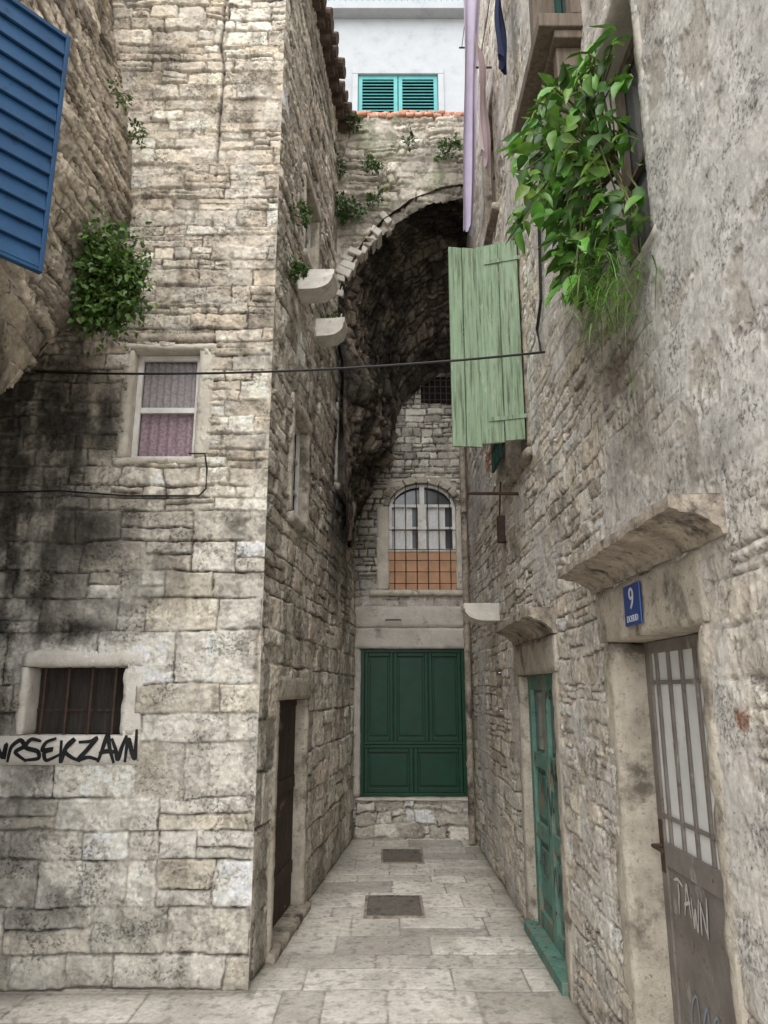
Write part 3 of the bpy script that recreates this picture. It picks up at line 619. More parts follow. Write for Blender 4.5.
MB().pbox(BK, wc-.03, wc+.03, zsp+.031, wG[3]-.01, -.07, -.04).tube([BK.p(wc+(hw-.02)*math.cos(a_), zsp+(rise-.02)*math.sin(a_), -.06) for a_ in [math.pi*k/16 for k in range(17)]], .022, 6).build('arched_head', mWhiteW, w)
MB().pbox(BK, wG[0], wG[1], wG[2], zmid-.002, -.07, -.05).build('infill_panel', mTerra, w)
gr = MB(); nv = 6
for i in range(nv):
    u = wG[0]+(wG[1]-wG[0])*(i+.5)/nv; ztb = zsp+rise*math.sqrt(max(0, 1-((u-wc)/hw)**2)); gr.tube([BK.p(u, wG[2]-.01, -.015), BK.p(u, ztb, -.015)], .0055, 6)
for z in (wG[2]+.08, wG[2]+.22, wG[2]+.36, zmid+.02, zmid+.26): gr.tube([BK.p(wG[0]-.01, z, -.008), BK.p(wG[1]+.01, z, -.008)], .005, 6)
gr.build('grille', mIron, w)
MB().rbox(BK, wG[0]-.15, wG[0], wG[2], zsp, -.14, .02).build('stone_jamb', mTrim, w, smooth=True); MB().rbox(BK, wG[1], wG[1]+.10, wG[2], zsp, -.14, .016).build('stone_jamb', mTrim, w, smooth=True)
fm = MB(); K = 9
for k in range(K):
    a0 = math.pi*k/K+.012; a1 = math.pi*(k+1)/K-.012; pts = []
    for h_ in (-.14, .012+.008*(k % 3)):
        for (rr, a_) in ((0, a0), (0, a1), (.07+.02*(k % 2), a1), (.07+.02*(k % 2), a0)):
            pts.append(BK.p(wc+(hw+rr)*math.cos(a_), zsp+(rise+rr)*math.sin(a_), h_))
    fm.hexa(pts)
fm.build('stone_arch', mJamb, w, bevel=.008)
MB().rbox(BK, wG[0]-.24, wG[1]+.18, wG[2]-.075, wG[2]-.003, -.14, .07, .05, .012, .005).build('window_sill', mTrim, w, smooth=True)
sp = MB()
for s2 in (-1, 1):
    pts = [(wc+s2*hw*1.08, zsp)]+[(wc+s2*(hw+.03)*math.cos(math.pi/2*k/8), zsp+(rise+.03)*math.sin(math.pi/2*k/8)) for k in range(9)]+[(wc, wG[3]+.06), (wc+s2*hw*1.08, wG[3]+.06)]
    sp.add([BK.p(x, z, -.01) for x, z in pts], [tuple(range(len(pts)))])
sp.build('spandrel', mConc, w)
pane(BK, vent, -.06, mDark, H3, 'vent_opening'); bars_mb(BK, vent, -.01, 6, 4, .007).build('vent_grille', mIron, H3)
# arch front wall
fpx = [(347, 540), (345, 470), (341, 400), (337, 335), (338, 300), (347, 276), (362, 252), (382, 229), (410, 209), (440, 197), (500, 186)]
bpx = [(349, 550), (352, 535), (356, 520), (362, 505), (370, 485), (380, 460), (390, 434), (402, 406), (420, 388), (440, 374), (500, 360)]
fc = np.array([AR.uv(*p) for p in fpx]); bc = np.array([BK.uv(*p) for p in bpx])
ak = np.maximum.accumulate(fc[4:, 0]); azz = fc[4:, 1]
arch0 = lambda u: np.interp(u, np.concatenate([[ak[0]-.3, ak[0]-.002], ak+np.arange(len(ak))*1e-5]), np.concatenate([[fc[4, 1]-1, fc[4, 1]-.3], azz]))
arch = lambda u: arch0(u)+.18*(fbm(u*6.5, u*0+3.3, 5, 138, .65)-.62)
def ar_col(U, Z, e, R): return stonecol(U, Z, e, R, [(.45, .415, .35), (.40, .365, .305), (.50, .46, .395), (.35, .32, .27)], (.40, .365, .305), 131, .6, .5)
def ar_post(U, Z, h, c, e):
    k = ss(.42, .58, fbm(U*3, Z*3, 4, 139)); pc = np.array((.52, .48, .41))*(.7+.6*fbm(U*9, Z*9, 4, 132))[..., None]; c = c+(pc-c)*(k*.75)[..., None]; h = h*(1-.6*k)
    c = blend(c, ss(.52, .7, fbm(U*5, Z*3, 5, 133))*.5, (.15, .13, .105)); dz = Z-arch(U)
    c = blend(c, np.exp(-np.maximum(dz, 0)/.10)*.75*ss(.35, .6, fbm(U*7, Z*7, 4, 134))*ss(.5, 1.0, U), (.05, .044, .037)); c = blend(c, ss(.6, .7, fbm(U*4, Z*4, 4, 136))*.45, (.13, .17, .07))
    return h+.10*(fbm(U*2.5, Z*2.5, 4, 135)-.5)-.04*np.exp(-np.maximum(dz, 0)/.07), c
ztop = AR.uv(400, 116)[1]
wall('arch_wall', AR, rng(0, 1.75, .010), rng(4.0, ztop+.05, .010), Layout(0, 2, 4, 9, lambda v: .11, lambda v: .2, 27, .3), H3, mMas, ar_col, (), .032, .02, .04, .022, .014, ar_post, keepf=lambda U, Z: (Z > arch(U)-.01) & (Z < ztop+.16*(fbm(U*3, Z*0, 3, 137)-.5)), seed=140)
m = MB()
for k in range(12):
    u = AR.uv(350, 112)[0]+k*.105
    if u > 1.75: break
    z_ = ztop-.03+random.uniform(-.01, .012); m.rbox(AR, u, u+.097, z_, z_+.06, -.3, .02+random.uniform(-.01, .02), .03, .006, .004); m.rbox(AR, u+.04, u+.14, z_+.065, z_+.115, -.3, -.02+random.uniform(-.01, .03), .03, .006, .004)
m.build('brick_coping', mBrick, H3, smooth=True)
MB().pbox(AR, 0, 1.75, ztop-.2, ztop-.04, -1.7, -.06).build('terrace', mConc, H3)
# pale arch stones along the left of the broken arch
def sampcurve(P, n):
    d_ = np.concatenate([[0], np.cumsum(np.hypot(*np.diff(P, axis=0).T))]); t = np.linspace(0, d_[-1], n)
    return np.stack([np.interp(t, d_, P[:, 0]), np.interp(t, d_, P[:, 1])], -1)
vc = sampcurve(fc[3:], 34); m = MB()
for k in range(2, 18):
    if k in (13, 16): continue
    a_, b_ = vc[k], vc[k+1]; t = (b_-a_)/np.linalg.norm(b_-a_); nn = np.array([-t[1], t[0]]); ln = .12+random.uniform(-.04, .06); g_ = .08
    jit = lambda: np.array([random.uniform(-.014, .014), random.uniform(-.014, .014)])
    o0 = nn*random.uniform(-.05, .01); p0 = a_+(b_-a_)*g_/2+o0; p1 = b_-(b_-a_)*g_/2+o0; h1 = .03+random.uniform(-.035, .02); pts = []
    qq = [p0+jit(), p1+jit(), p1+nn*ln+jit(), p0+nn*ln+jit()]
    for h_ in (-.25, h1):
        for q in qq: pts.append(AR.p(q[0], q[1], h_))
    m.hexa(pts)
m.build('arch_stones', mTrimL, H3, bevel=.012)
# vault: rough sooty rubble underside
n1, n2 = 330, 220
A_ = sampcurve(fc, n1); B_ = sampcurve(bc, n1); T = np.linspace(0, 1, n2)[:, None]
A_[:, 1] += .10*np.interp(np.arange(n1), [0, 95, 140, n1], [0, 0, 1, 1])
X = (AR.A[0]+A_[:, 0])[None]*(1-T)+(BK.A[0]+B_[:, 0])[None]*T; Yv = 7.07+(8.82-7.07)*T+0*X; Zv = A_[:, 1][None]*(1-T)+B_[:, 1][None]*T
arcw = np.linspace(0, 1, n1)[None]; Zv = Zv+.45*np.sin(np.pi*T)*ss(.3, .7, arcw)
P = np.stack([X, Yv, Zv], -1); Nn = np.cross(np.gradient(P, axis=1), np.gradient(P, axis=0)); Nn /= np.linalg.norm(Nn, axis=-1, keepdims=True)+1e-9
aa = arcw*5+0*T; tt = T*2.4+0*arcw
lay = Layout(0, 6, 0, 3.5, lambda v: .12, lambda v: .16, 29, .45); sid, du, dv, cu, cv = lay.ev(aa+.16*(fbm(aa*4, tt*4, 5, 5)-.5), tt+.16*(fbm(aa*4, tt*4, 5, 6)-.5))
e = ss(0, .022, np.minimum(np.minimum(du, dv), (du+dv)*.7)); R = lay.rnd[sid]
left = np.exp(-((arcw-.34)/.15)**2); rk = fbm(aa*2.4, tt*2.4, 5, 151)-.5
dsp = ((.10+.30*left)*rk+.14*left+(.03+.04*left)*e+(.03+.08*left)*(R[..., 0]-.5)*e+.03*(cu*(R[..., 2]-.5)+cv*(R[..., 3]-.5))*e+.04*(fbm(aa*14, tt*14, 4, 158, .7)-.5))*np.minimum(1, T*6+.2)*np.minimum(1, (1-T)*6+.1)
if Nn[n2//2, n1//2, 2] > 0: Nn = -Nn
P = P+Nn*dsp[..., None]
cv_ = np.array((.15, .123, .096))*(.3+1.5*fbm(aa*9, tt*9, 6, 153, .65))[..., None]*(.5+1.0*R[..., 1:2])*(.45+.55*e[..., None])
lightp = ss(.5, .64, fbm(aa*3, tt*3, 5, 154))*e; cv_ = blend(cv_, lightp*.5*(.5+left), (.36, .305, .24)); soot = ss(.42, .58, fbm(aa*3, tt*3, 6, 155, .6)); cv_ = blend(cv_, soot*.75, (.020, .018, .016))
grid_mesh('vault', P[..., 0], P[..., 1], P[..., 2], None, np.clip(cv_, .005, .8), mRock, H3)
# ================================================================== WHITE HOUSE BEHIND
H4 = thing('white_house', 'pale plastered house with turquoise shutters seen above the broken vault', 'house', (.2, 14, 0))
ww = (WB.uv(358, 90)[0], WB.uv(438, 90)[0], WB.uv(400, 110)[1]-.25, WB.uv(400, 75)[1])
zs4 = WB.uv(400, 11)[1]
m = MB(); m.pbox(WB, 0, ww[0], 6, zs4-.2, -2, 0).pbox(WB, ww[1], 7, 6, zs4-.2, -2, 0).pbox(WB, ww[0], ww[1], 6, ww[2], -2, 0).pbox(WB, ww[0], ww[1], ww[3], zs4-.2, -2, 0)
m.pbox(WB, 0, 7, zs4, zs4+4, -2.5, -.9).build('wall', mPlast, H4)
MB().pbox(WB, -.2, 7.2, zs4-.195, zs4-.02, -2.4, .25).build('balcony_slab', mPlast, H4, bevel=.01)
m = MB()
for k in range(60): m.tube([WB.p(.02+k*.12, zs4-.02, .2), WB.p(.02+k*.12, zs4+.9, .2)], .01, 5)
m.tube([WB.p(-.1, zs4+.9, .2), WB.p(7.1, zs4+.9, .2)], .02, 6); m.tube([WB.p(-.1, zs4+.12, .2), WB.p(7.1, zs4+.12, .2)], .015, 6)
m.build('railing', mTeal, H4)
w = MB().pbox(WB, ww[0], ww[1], ww[2], ww[3], -.2, -.15).build('window', mDark, H4)
for (a_, b_, c_, d_) in ((ww[0]-.12, ww[1]+.12, ww[3]+.003, ww[3]+.14), (ww[0]-.12, ww[0]-.003, ww[2], ww[3]), (ww[1]+.003, ww[1]+.12, ww[2], ww[3])): MB().pbox(WB, a_, b_, c_, d_, -.1, .04).build('window_surround', mPlast, w, bevel=.01)
half = (ww[1]-ww[0])/2
for k in range(2): louvre(WB.p(ww[0]+k*half+.01, ww[2], -.06), (1, 0, 0), (0, -1, 0), half-.02, ww[3]-ww[2]-.01, .08, 12, .045).build('shutter', mTeal, w)
# ================================================================== RIGHT HOUSE
H5 = thing('row_house', 'long rough stone house along the right side with moulded door lintels', 'house', (2.2, 4.5, 0))
d9 = (2.39, 3.30, .05, 1.80); d2 = (4.50, 5.58, .06, 1.70); wR = (4.90, 5.70, 3.22, 4.92); wP = (2.45, 3.05, 3.26, 4.5); wU = (3.15, 3.85, 4.95, 6.2); wSm = (6.42, 6.72, 1.42, 1.75)
wH = (5.75, 6.4, 5.75, 6.9)
def rw_col(U, Z, e, R): return stonecol(U, Z, e, R, [(.49, .45, .385), (.45, .41, .35), (.53, .49, .425), (.40, .36, .30), (.48, .425, .345), (.52, .49, .44)], (.45, .415, .355), 161, .6, .75)
def rw_post(U, Z, h, c, e):
    k = ss(2.9, 2.3, U-.25*(Z-2.6)+.9*(fbm(U*2.4, Z*2.4, 6, 163, .6)-.5))*ss(1.5, 2.2, Z+.8*(fbm(U*2, Z*2, 4, 169)-.5))
    k2 = ss(.51, .57, fbm(U*1.7, Z*1.7, 6, 164, .6))*.8; k = np.maximum(k, k2)
    r1 = fbm(U*26, Z*26, 4, 165, .65)-.5; r2 = fbm(U*4, Z*4, 3, 175)-.5
    pc = np.array((.68, .655, .61))*(.76+.48*fbm(U*8, Z*8, 6, 166, .65))[..., None]
    c = c+(pc-c)*k[..., None]; h = h*(1-.93*k)+k*(.006+.005*r1+.003*r2)
    hole = ss(.63, .67, fbm(U*16, Z*16, 5, 170, .6))*(1-.75*k); h = h-.007*hole; c = blend(c, hole*.45, (.20, .175, .14))
    chip = ss(.60, .62, fbm(U*3.6, Z*3.6, 6, 176, .6))*k; h = h-.006*chip; c = blend(c, chip*.45, (.46, .40, .32))
    st = ss(.56, .74, fbm(U*3.5, Z*1.3, 5, 167)); c = blend(c, st*.33, (.23, .20, .165))
    st = ss(.58, .65, fbm(U*13, Z*13, 6, 168, .65)); c = blend(c, st*.38*(1-.5*k), (.18, .155, .125))
    bl = [(3.3, 3.3, .45, .4, .85), (2.9, 2.6, .4, .2, .5), (3.0, 2.95, .4, .25, .8), (4.2, 2.5, .6, .3, .4), (2.4, .3, 1.5, .2, .55), (6.5, 2.6, 1.2, 1.3, .3), (2.2, 2.3, .35, .15, .6), (7.0, 5.0, .6, 2, .45), (2.75, 3.25, .3, .35, .7)]
    c = blend(c, np.clip(blobs(U, Z, bl, 171, .9, 6), 0, 1)*.72, (.07, .061, .05))
    q1 = RW.uv(742, 716); q2 = RW.uv(489, 458)
    for (qu, qz), ru, rz in ((q1, .05, .05), (q2, .25, .18)):
        g = np.exp(-(((U-qu)/ru)**2+((Z-qz)/rz)**2)); c = blend(c, ss(.35, .6, g)*ss(.4, .55, fbm(U*12, Z*12, 3, 177))*.8, (.36, .17, .10))
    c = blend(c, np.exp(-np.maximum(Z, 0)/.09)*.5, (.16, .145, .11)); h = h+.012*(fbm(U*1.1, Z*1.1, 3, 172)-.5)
    return h, c
usR = [.4]
while usR[-1] < 1.35: usR.append(usR[-1]+.03)
while usR[-1] < 8.85: usR.append(usR[-1]+max(.0062, .0015*usR[-1]+.0032))
zsR = np.concatenate([rng(-.03, 5.2, .0078)[:-1], rng(5.2, 10, .018)])
layR = Layout(0, 9, 0, 10.5, lambda v: .115, lambda v: .20, 33, .3)
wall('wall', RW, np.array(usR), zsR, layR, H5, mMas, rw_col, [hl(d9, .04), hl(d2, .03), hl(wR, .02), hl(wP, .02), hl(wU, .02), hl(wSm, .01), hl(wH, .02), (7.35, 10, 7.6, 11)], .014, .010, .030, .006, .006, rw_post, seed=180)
MB().box(1.42, 4.2, .4, 7.3, -.02, 9.9).box(1.42, 4.2, 7.3, 9, -.02, 7.5).build('light_blocker', mDark, H5)  # unseen dark cores added behind the right wall to stop light
MB().box(.86, 4.3, .3, 7.4, 10.0, 10.12).build('roof', mTile, H5)
# door 9
h0 = -.15; zk = .98
D9 = MB().pbox(RW, d9[0], d9[1], d9[2], zk, h0-.03, h0).pbox(RW, d9[0], d9[0]+.06, zk, d9[3], h0-.03, h0+.008).pbox(RW, d9[1]-.06, d9[1], d9[2], d9[3], h0-.03, h0+.009).pbox(RW, d9[0]+.06, d9[1]-.06, d9[3]-.05, d9[3], h0-.03, h0+.007).pbox(RW, d9[0]+.06, d9[1]-.06, zk-.07, zk+.02, h0, h0+.012).pbox(RW, d9[0]+.06, d9[1]-.06, d9[2], d9[2]+.1, h0, h0+.011).pbox(RW, d9[0], d9[0]+.06, d9[2], zk, h0, h0+.008)
D9 = D9.build('door', mDoor9, H5, bevel=.003); D9['label'] = 'grey brown metal door with barred white glass and spray tags'
pane(RW, (d9[0]+.05, d9[1]-.05, zk+.01, d9[3]-.04), h0-.002, mMilk, D9)
g0, g1, gz0, gz1 = d9[0]+.06, d9[1]-.06, zk+.02, d9[3]-.05
m = MB()
for k in range(6):
    u = g0+(g1-g0)*(k+.5)/6; m.pbox(RW, u-.011, u+.011, gz0, gz1, h0-.001, h0+.009)
for z in (gz0+.10, gz1-.12): m.pbox(RW, g0, g1, z-.008, z+.008, h0-.0012, h0+.008)
m.build('grille', mDoor9, D9, bevel=.002)
MB().pbox(RW, d9[1]-.05, d9[1]-.02, zk-.1, zk+.1, h0+.009, h0+.015).tube([RW.p(d9[1]-.037, zk, h0+.015), RW.p(d9[1]-.037, zk, h0+.05), RW.p(d9[1]-.14, zk, h0+.05)], .008).build('handle', mIron, D9)
g = MB()
letters = {'T': [[(-.2, .95), (.5, 1.05), (1.1, .9)], [(.5, 1), (.42, .5), (.25, -.1)]], 'A': [[(0, -.05), (.35, .6), (.6, 1), (.75, .5), (.95, 0)], [(.05, .3), (1.0, .5)]], 'W': [[(0, 1), (.15, .1), (.45, .7), (.6, .05), (1.05, 1.1)]], 'N': [[(0, 0), (.1, 1)], [(.1, 1), (.45, .5), (.8, 0)], [(.8, 0), (1.0, 1.25)]]}
us0 = 3.17; Lw = .064
for i, ch in enumerate('TAWN'):
    zz0 = .765+.016*math.sin(i*2.1)-.008*i
    for s_ in letters[ch]: g.ribbon(RW, [(us0-x*Lw, zz0+z*.11) for x, z in s_], .010, h0+.004)
    us0 -= Lw*1.18
o = g.build('spray_tag', mInkW, D9); o['label'] = 'loose white spray letters on the lower door panel'
g = MB()
for k in range(7):
    u = 3.14-k*.09; g.ribbon(RW, [(u, .24+.06*(k % 3)), (u-.03, .44-.05*(k % 2)), (u-.09, .50), (u-.10, .30), (u-.03, .22+.03*(k % 2))], .007, h0+.0045)
o = g.build('spray_scribble', mInkB, D9); o['label'] = 'pale blue scribble at the foot of the door'
stone_frame(RW, (d9[0], d9[1], -.01, d9[3]), .08, .15, 2.035-d9[3], 0, .008, .3, mJamb, D9, seg=.024)
MB().rbox(RW, d9[0]-.1, d9[1]+.1, -.02, .052, -.3, .04).build('threshold', mTrimD, D9, smooth=True)
def cornice(u0, u1, z0, z1, pr, lab):
    H_ = z1-z0; p = [(-.08, z0), (.015, z0), (.022, z0+.18*H_), (.045, z0+.30*H_), (.05, z0+.36*H_), (.085, z0+.50*H_), (pr-.035, z0+.58*H_), (pr-.03, z0+.64*H_), (pr, z0+.67*H_), (pr, z0+.83*H_), (pr-.003, z1), (pr*.5, z1+.004), (-.08, z1+.01)]
    o = MB().prism(RW, p, u0, u1, 80, .0055).build('door_lintel', mTrimD, H5); o['label'] = lab
cornice(2.1, 3.52, 2.04, 2.155, .17, 'large moulded stone lintel over the grey brown door')
cornice(4.36, 5.74, 1.925, 2.07, .16, 'smaller moulded stone lintel over the peeling green door')
# green peeling door
h0 = -.085
D2 = MB().pbox(RW, d2[0], d2[1], d2[2], d2[3], h0-.03, h0).build('door', mOldGreen, H5); D2['label'] = 'narrow faded peeling green door with panels'
m = MB(); um = (d2[0]+d2[1])/2
for (a_, b_) in ((d2[0], d2[0]+.09), (um-.06, um-.003), (um+.003, um+.06), (d2[1]-.09, d2[1])): m.pbox(RW, a_, b_, d2[2], d2[3], h0, h0+.03)
for z in (d2[2], .62, 1.08, d2[3]-.1):
    for (a_, b_) in ((d2[0]+.09, um-.06), (um+.06, d2[1]-.09)): m.pbox(RW, a_, b_, z, z+.1, h0, h0+.027)
m.build('door_frame', mOldGreen, D2, bevel=.004)
for (a_, b_) in ((d2[0]+.13, um-.10), (um+.10, d2[1]-.13)):
    MB().pbox(RW, a_, b_, .25, .57, h0, h0+.018).build('door_panel', mOldGreen, D2, bevel=.008); MB().pbox(RW, a_, b_, .76, 1.04, h0, h0+.018).build('door_panel', mOldGreen, D2, bevel=.008)
    pane(RW, (a_-.03, b_+.03, 1.2, d2[3]-.12), h0+.004, mGlass, D2, th=.003)
for k, (u, z) in enumerate(((5.35, .95), (5.1, .85), (4.95, 1.02), (5.4, .45), (5.0, .4), (4.75, .75))):
    MB().ribbon(RW, [(u, z), (u-.06, z+.14), (u-.12, z-.02), (u-.17, z+.12), (u-.2, z-.06)], .014, h0+.032).build('spray_scribble', mInkD, D2)
MB().pbox(RW, d2[0]-.02, d2[1]+.02, -.01, .06, -.1, .04).build('threshold', mOldGreen, D2, bevel=.005)
stone_frame(RW, (d2[0], d2[1], -.01, d2[3]), .13, .13, .22, 0, .010, .2, mJamb, D2)
# shutter window
w = sash_mb(RW, wR, -.14, .05, 2, 3).build('window', mWood, H5); w['label'] = 'tall window beside the open pale green shutter'
pane(RW, wR, -.145, mGlass, w); stone_frame(RW, wR, .1, .1, .12, .09, .012, .2, mTrimD, w, sill_out=.02)
def plank_shutter(o, ax, an, wd, z0, z1, mat, parent, lab, mb2, xs, hinge=True, name='shutter'):
    ax = Vector(ax).normalized(); an = Vector(an).normalized(); az = Vector((0, 0, 1)); m = MB()
    for k in range(len(xs)-1):
        a_, b_ = wd*xs[k]+.003, wd*xs[k+1]-.003; y0_ = random.uniform(0, .008); za, zb2 = z0+random.uniform(0, .02), z1-random.uniform(0, .018)
        m.obox((o[0], o[1], 0), ax, an, az, (a_, b_), (y0_, .024+y0_), (za, zb2))
    s_ = m.build(name, mat, parent, bevel=.004); s_['label'] = lab
    for z in (z0+.14, (z0+z1)/2-.05, z1-.22): MB().obox((o[0], o[1], 0), ax, an, az, (.02, wd-.02), (-.022, -.001), (z, z+.09)).build('batten', mat, s_, bevel=.003)
    if hinge:
        for z in (z0+.17, z1-.18): MB().obox((o[0], o[1], 0), ax, an, az, (-.03, wd*.8), (.0335, .037), (z, z+.03)).build('hinge', mb2, s_)
    return s_
a1 = Vector((-.955, .30, 0)).normalized(); a2 = Vector((-.985, -.17, 0)).normalized(); o1 = Vector((.985, 4.86, 0)); o2 = o1+a1*.315
n1_ = Vector((-a1.y, a1.x, 0)); n2_ = Vector((-a2.y, a2.x, 0)); n1_ = n1_ if n1_.y < 0 else -n1_; n2_ = n2_ if n2_.y < 0 else -n2_
plank_shutter(o1, a1, n1_, .31, 3.26, 4.84, mShut, w, 'weathered pale green plank shutter leaf hinged to the right wall', mShut, [0, .46, 1.0])
plank_shutter(o2, a2, n2_, .215, 3.245, 4.81, mShut, w, 'weathered pale green outer shutter leaf folded at an angle over the alley', mShut, [0, .52, 1.0], False)
plank_shutter((.965, 5.74), (0, 1, 0), (-1, 0, 0), .42, 3.42, 4.8, mDkGreen, w, 'dark green shutter folded back against the wall', mIron, [0, .30, .58, .80, 1.0])
# plant window
w = sash_mb(RW, wP, -.16, .05, 2, 2).build('window', mWood, H5); w['label'] = 'window hidden behind the big leafy plant'
pane(RW, wP, -.165, mGlass, w); stone_frame(RW, wP, .08, .08, .1, .06, .004, .22, mConc, w, sill_out=.0)
# upper window with wooden surround
w = sash_mb(RW, wU, -.12, .05, 2, 2).build('window', mDkGreen, H5); w['label'] = 'upper window with a jutting brown wooden sill'
pane(RW, wU, -.125, mGlass, w)
MB().pbox(RW, wU[0]-.1, wU[1]+.1, 4.85, 4.93, -.05, .22).build('wooden_sill', mWood, w, bevel=.006)
MB().pbox(RW, wU[0]-.08, wU[1]+.08, 4.80, 4.849, -.05, .14).build('sill_moulding', mWood, w, bevel=.006)
for u in (wU[0]-.02, wU[1]-.05): MB().pbox(RW, u, u+.07, 4.62, 4.799, -.03, .12).build('sill_bracket', mWood, w, bevel=.006)
for (a_, b_) in ((wU[0]-.1, wU[0]-.002), (wU[1]+.002, wU[1]+.1)): MB().pbox(RW, a_, b_, 4.931, 6.2, -.1, .05).build('wooden_jamb', mWood, w, bevel=.006)
# small and high windows
w = MB().pbox(RW, wSm[0], wSm[1], wSm[2], wSm[3], -.2, -.19).build('window', mDark, H5); w['label'] = 'tiny dark opening low on the far wall'
stone_frame(RW, wSm, .05, .05, .05, .05, .006, .2, mTrimD, w)
w = sash_mb(RW, wH, -.1, .05, 2, 3).build('window', mWood, H5); w['label'] = 'high brown wooden window behind the laundry'
pane(RW, wH, -.105, mGlass, w); stone_frame(RW, wH, .09, .09, .1, .08, .012, .16, mTrimD, w, sill_out=.04)
# spout, iron bar, drainpipe
corbel(RW, 6.55, 2.33, .31, .26, mTrimL, H5, 'stone_spout', 'rounded pale stone spout jutting from the wall', .15)
MB().tube([(1.03, 5.3, 3.01), (.62, 5.32, 3.02), (.62, 5.32, 2.98)], .012).build('iron_rod', mIron, H5)
m = MB().tube([(.93, 8.4, 0.02), (.93, 8.4, 5.5)], .035, 10)
for z in (.8, 2.2, 3.6, 5.0): m.tube([(.93, 8.4, z), (.93, 8.4, z+.05)], .042, 10)
m.build('drainpipe', mTrimD, H5)
MB().pbox(RW, 5.95, 6.03, 2.78, 3.0, -.02, .06).tube([RW.p(5.99, 3.0, .04), RW.p(5.99, 3.3, .02)], .008).build('meter_box', mIron, H5, bevel=.005)
# house number sign
sg = thing('house_number_sign', 'small blue enamel plate with white number 9 above the grey brown door', 'sign', RW.p(2.91, 1.93, .02))
su, sz = 2.91, 1.925
MB().pbox(RW, su-.095, su+.095, sz-.08, sz+.08, .020, .028).build('plate', mSign, sg, bevel=.003)
def text(body, size, u, z, h, pl, name, mat, parent, rs=-1):
    cu = bpy.data.curves.new('t', 'FONT'); cu.body = body; cu.size = size; cu.align_x = 'CENTER'; cu.align_y = 'CENTER'; cu.extrude = .0006
    o = bpy.data.objects.new('t', cu); COL.objects.link(o); dg = bpy.context.evaluated_depsgraph_get()
    me = bpy.data.meshes.new_from_object(o.evaluated_get(dg)); bpy.data.objects.remove(o)
    for v in me.vertices: v.co = pl.p(u+rs*v.co.x*1.05, z+v.co.y, h+v.co.z)
    me.materials.clear(); return link(name, me, mat, parent)
text('9', .120, su, sz+.020, .0288, RW, 'number', mSignW, sg)
text('DOSUD', .036, su, sz-.055, .0288, RW, 'street_name', mSignW, sg)
# ================================================================== CABLES
def sag(a_, b_, n, s_): return [Vector(a_).lerp(Vector(b_), i/n)-Vector((0, 0, s_*4*(i/n)*(1-i/n))) for i in range(n+1)]
A1 = LF.p(*LF.uv(36, 372, .03), .03); u_, z_ = RW.uv(545, 352, .03); B1 = RW.p(u_, z_, .03)
o = MB().tube(sag(A1, B1, 40, .06), .0075, 6).build('overhead_cable', mCable); tag(o, 'thick black cable slung across the alley from the stone house to the right wall', 'cable')
pts = [LF.p(*LF.uv(*p), .03) for p in ((-10, 494), (60, 492), (130, 497), (200, 497), (207, 490), (208, 470), (206, 455), (190, 455))]
o = MB().tube(pts, .006, 6).build('wall_cable', mCable); tag(o, 'thin dark cable running along the left facade below the curtained window', 'cable')
pts = [RW.p(*RW.uv(*p), .025) for p in ((549, 60), (546, 150), (543, 220), (545, 300), (541, 330), (545, 352))]
o = MB().tube(pts, .010, 6).build('wall_cable', mCable); tag(o, 'black cable dropping down the right wall beside the hanging plant', 'cable')
# ================================================================== LAUNDRY
def line(y0, y1, x, z, lab):
    t = thing('clothes_line', lab, 'clothes line', (x, y0, z)); MB().tube([(x, y0, z), (x, (y0+y1)/2, z-.02), (x, y1, z)], .004, 5).build('rope', mCable, t)
    for y in (y0, y1): MB().tube([(1.05, y, z), (x-.03, y, z)], .01, 6).build('bracket', mIron, t)
line(4.3, 5.7, .88, 7.2, 'lower clothes line on iron brackets holding the navy and pink cloths')
line(5.8, 7.0, .89, 8.75, 'upper clothes line on iron brackets holding the lavender sheet')
def cloth(name, lab, x, y, zt, ln, wd, tap, mat, folds=3, amp=.03, th=.8, lean=0):
    nu, nv = 24, 40; vs = []; fs = []; dx, dy = math.sin(th), math.cos(th)
    for j in range(nv+1):
        t = j/nv; ww_ = wd*(1-tap*t)
        for i in range(nu+1):
            s_ = i/nu-.5; k = amp*(.4+t)*math.sin(s_*folds*6.28+t*1.3)+amp*.5*math.sin(t*9+s_*4)
            vs.append((x+s_*ww_*dx+k*dy+lean*t, y+s_*ww_*dy-k*dx, zt-ln*t-.05*t*math.sin(i*.9)*.6))
    for j in range(nv):
        for i in range(nu): fs.append((j*(nu+1)+i, j*(nu+1)+i+1, (j+1)*(nu+1)+i+1, (j+1)*(nu+1)+i))
    o = MB().add(vs, fs).build(name, mat, None, smooth=True); return tag(o, lab, 'laundry')
cloth('hanging_sheet', 'long lavender sheet hanging from the upper clothes line', .90, 6.0, 8.75, 3.05, .23, .5, mLav, 1.6, .026, 1.1, -.13)
cloth('hanging_towel', 'pale pink towel hanging close to the right wall', .87, 5.5, 7.2, 1.15, .38, .1, mPink, 2, .018, .35)
cloth('hanging_garment', 'dark navy garment hanging from the lower clothes line', .885, 4.62, 7.2, 1.02, .26, .2, mNavy, 2, .022, .35)
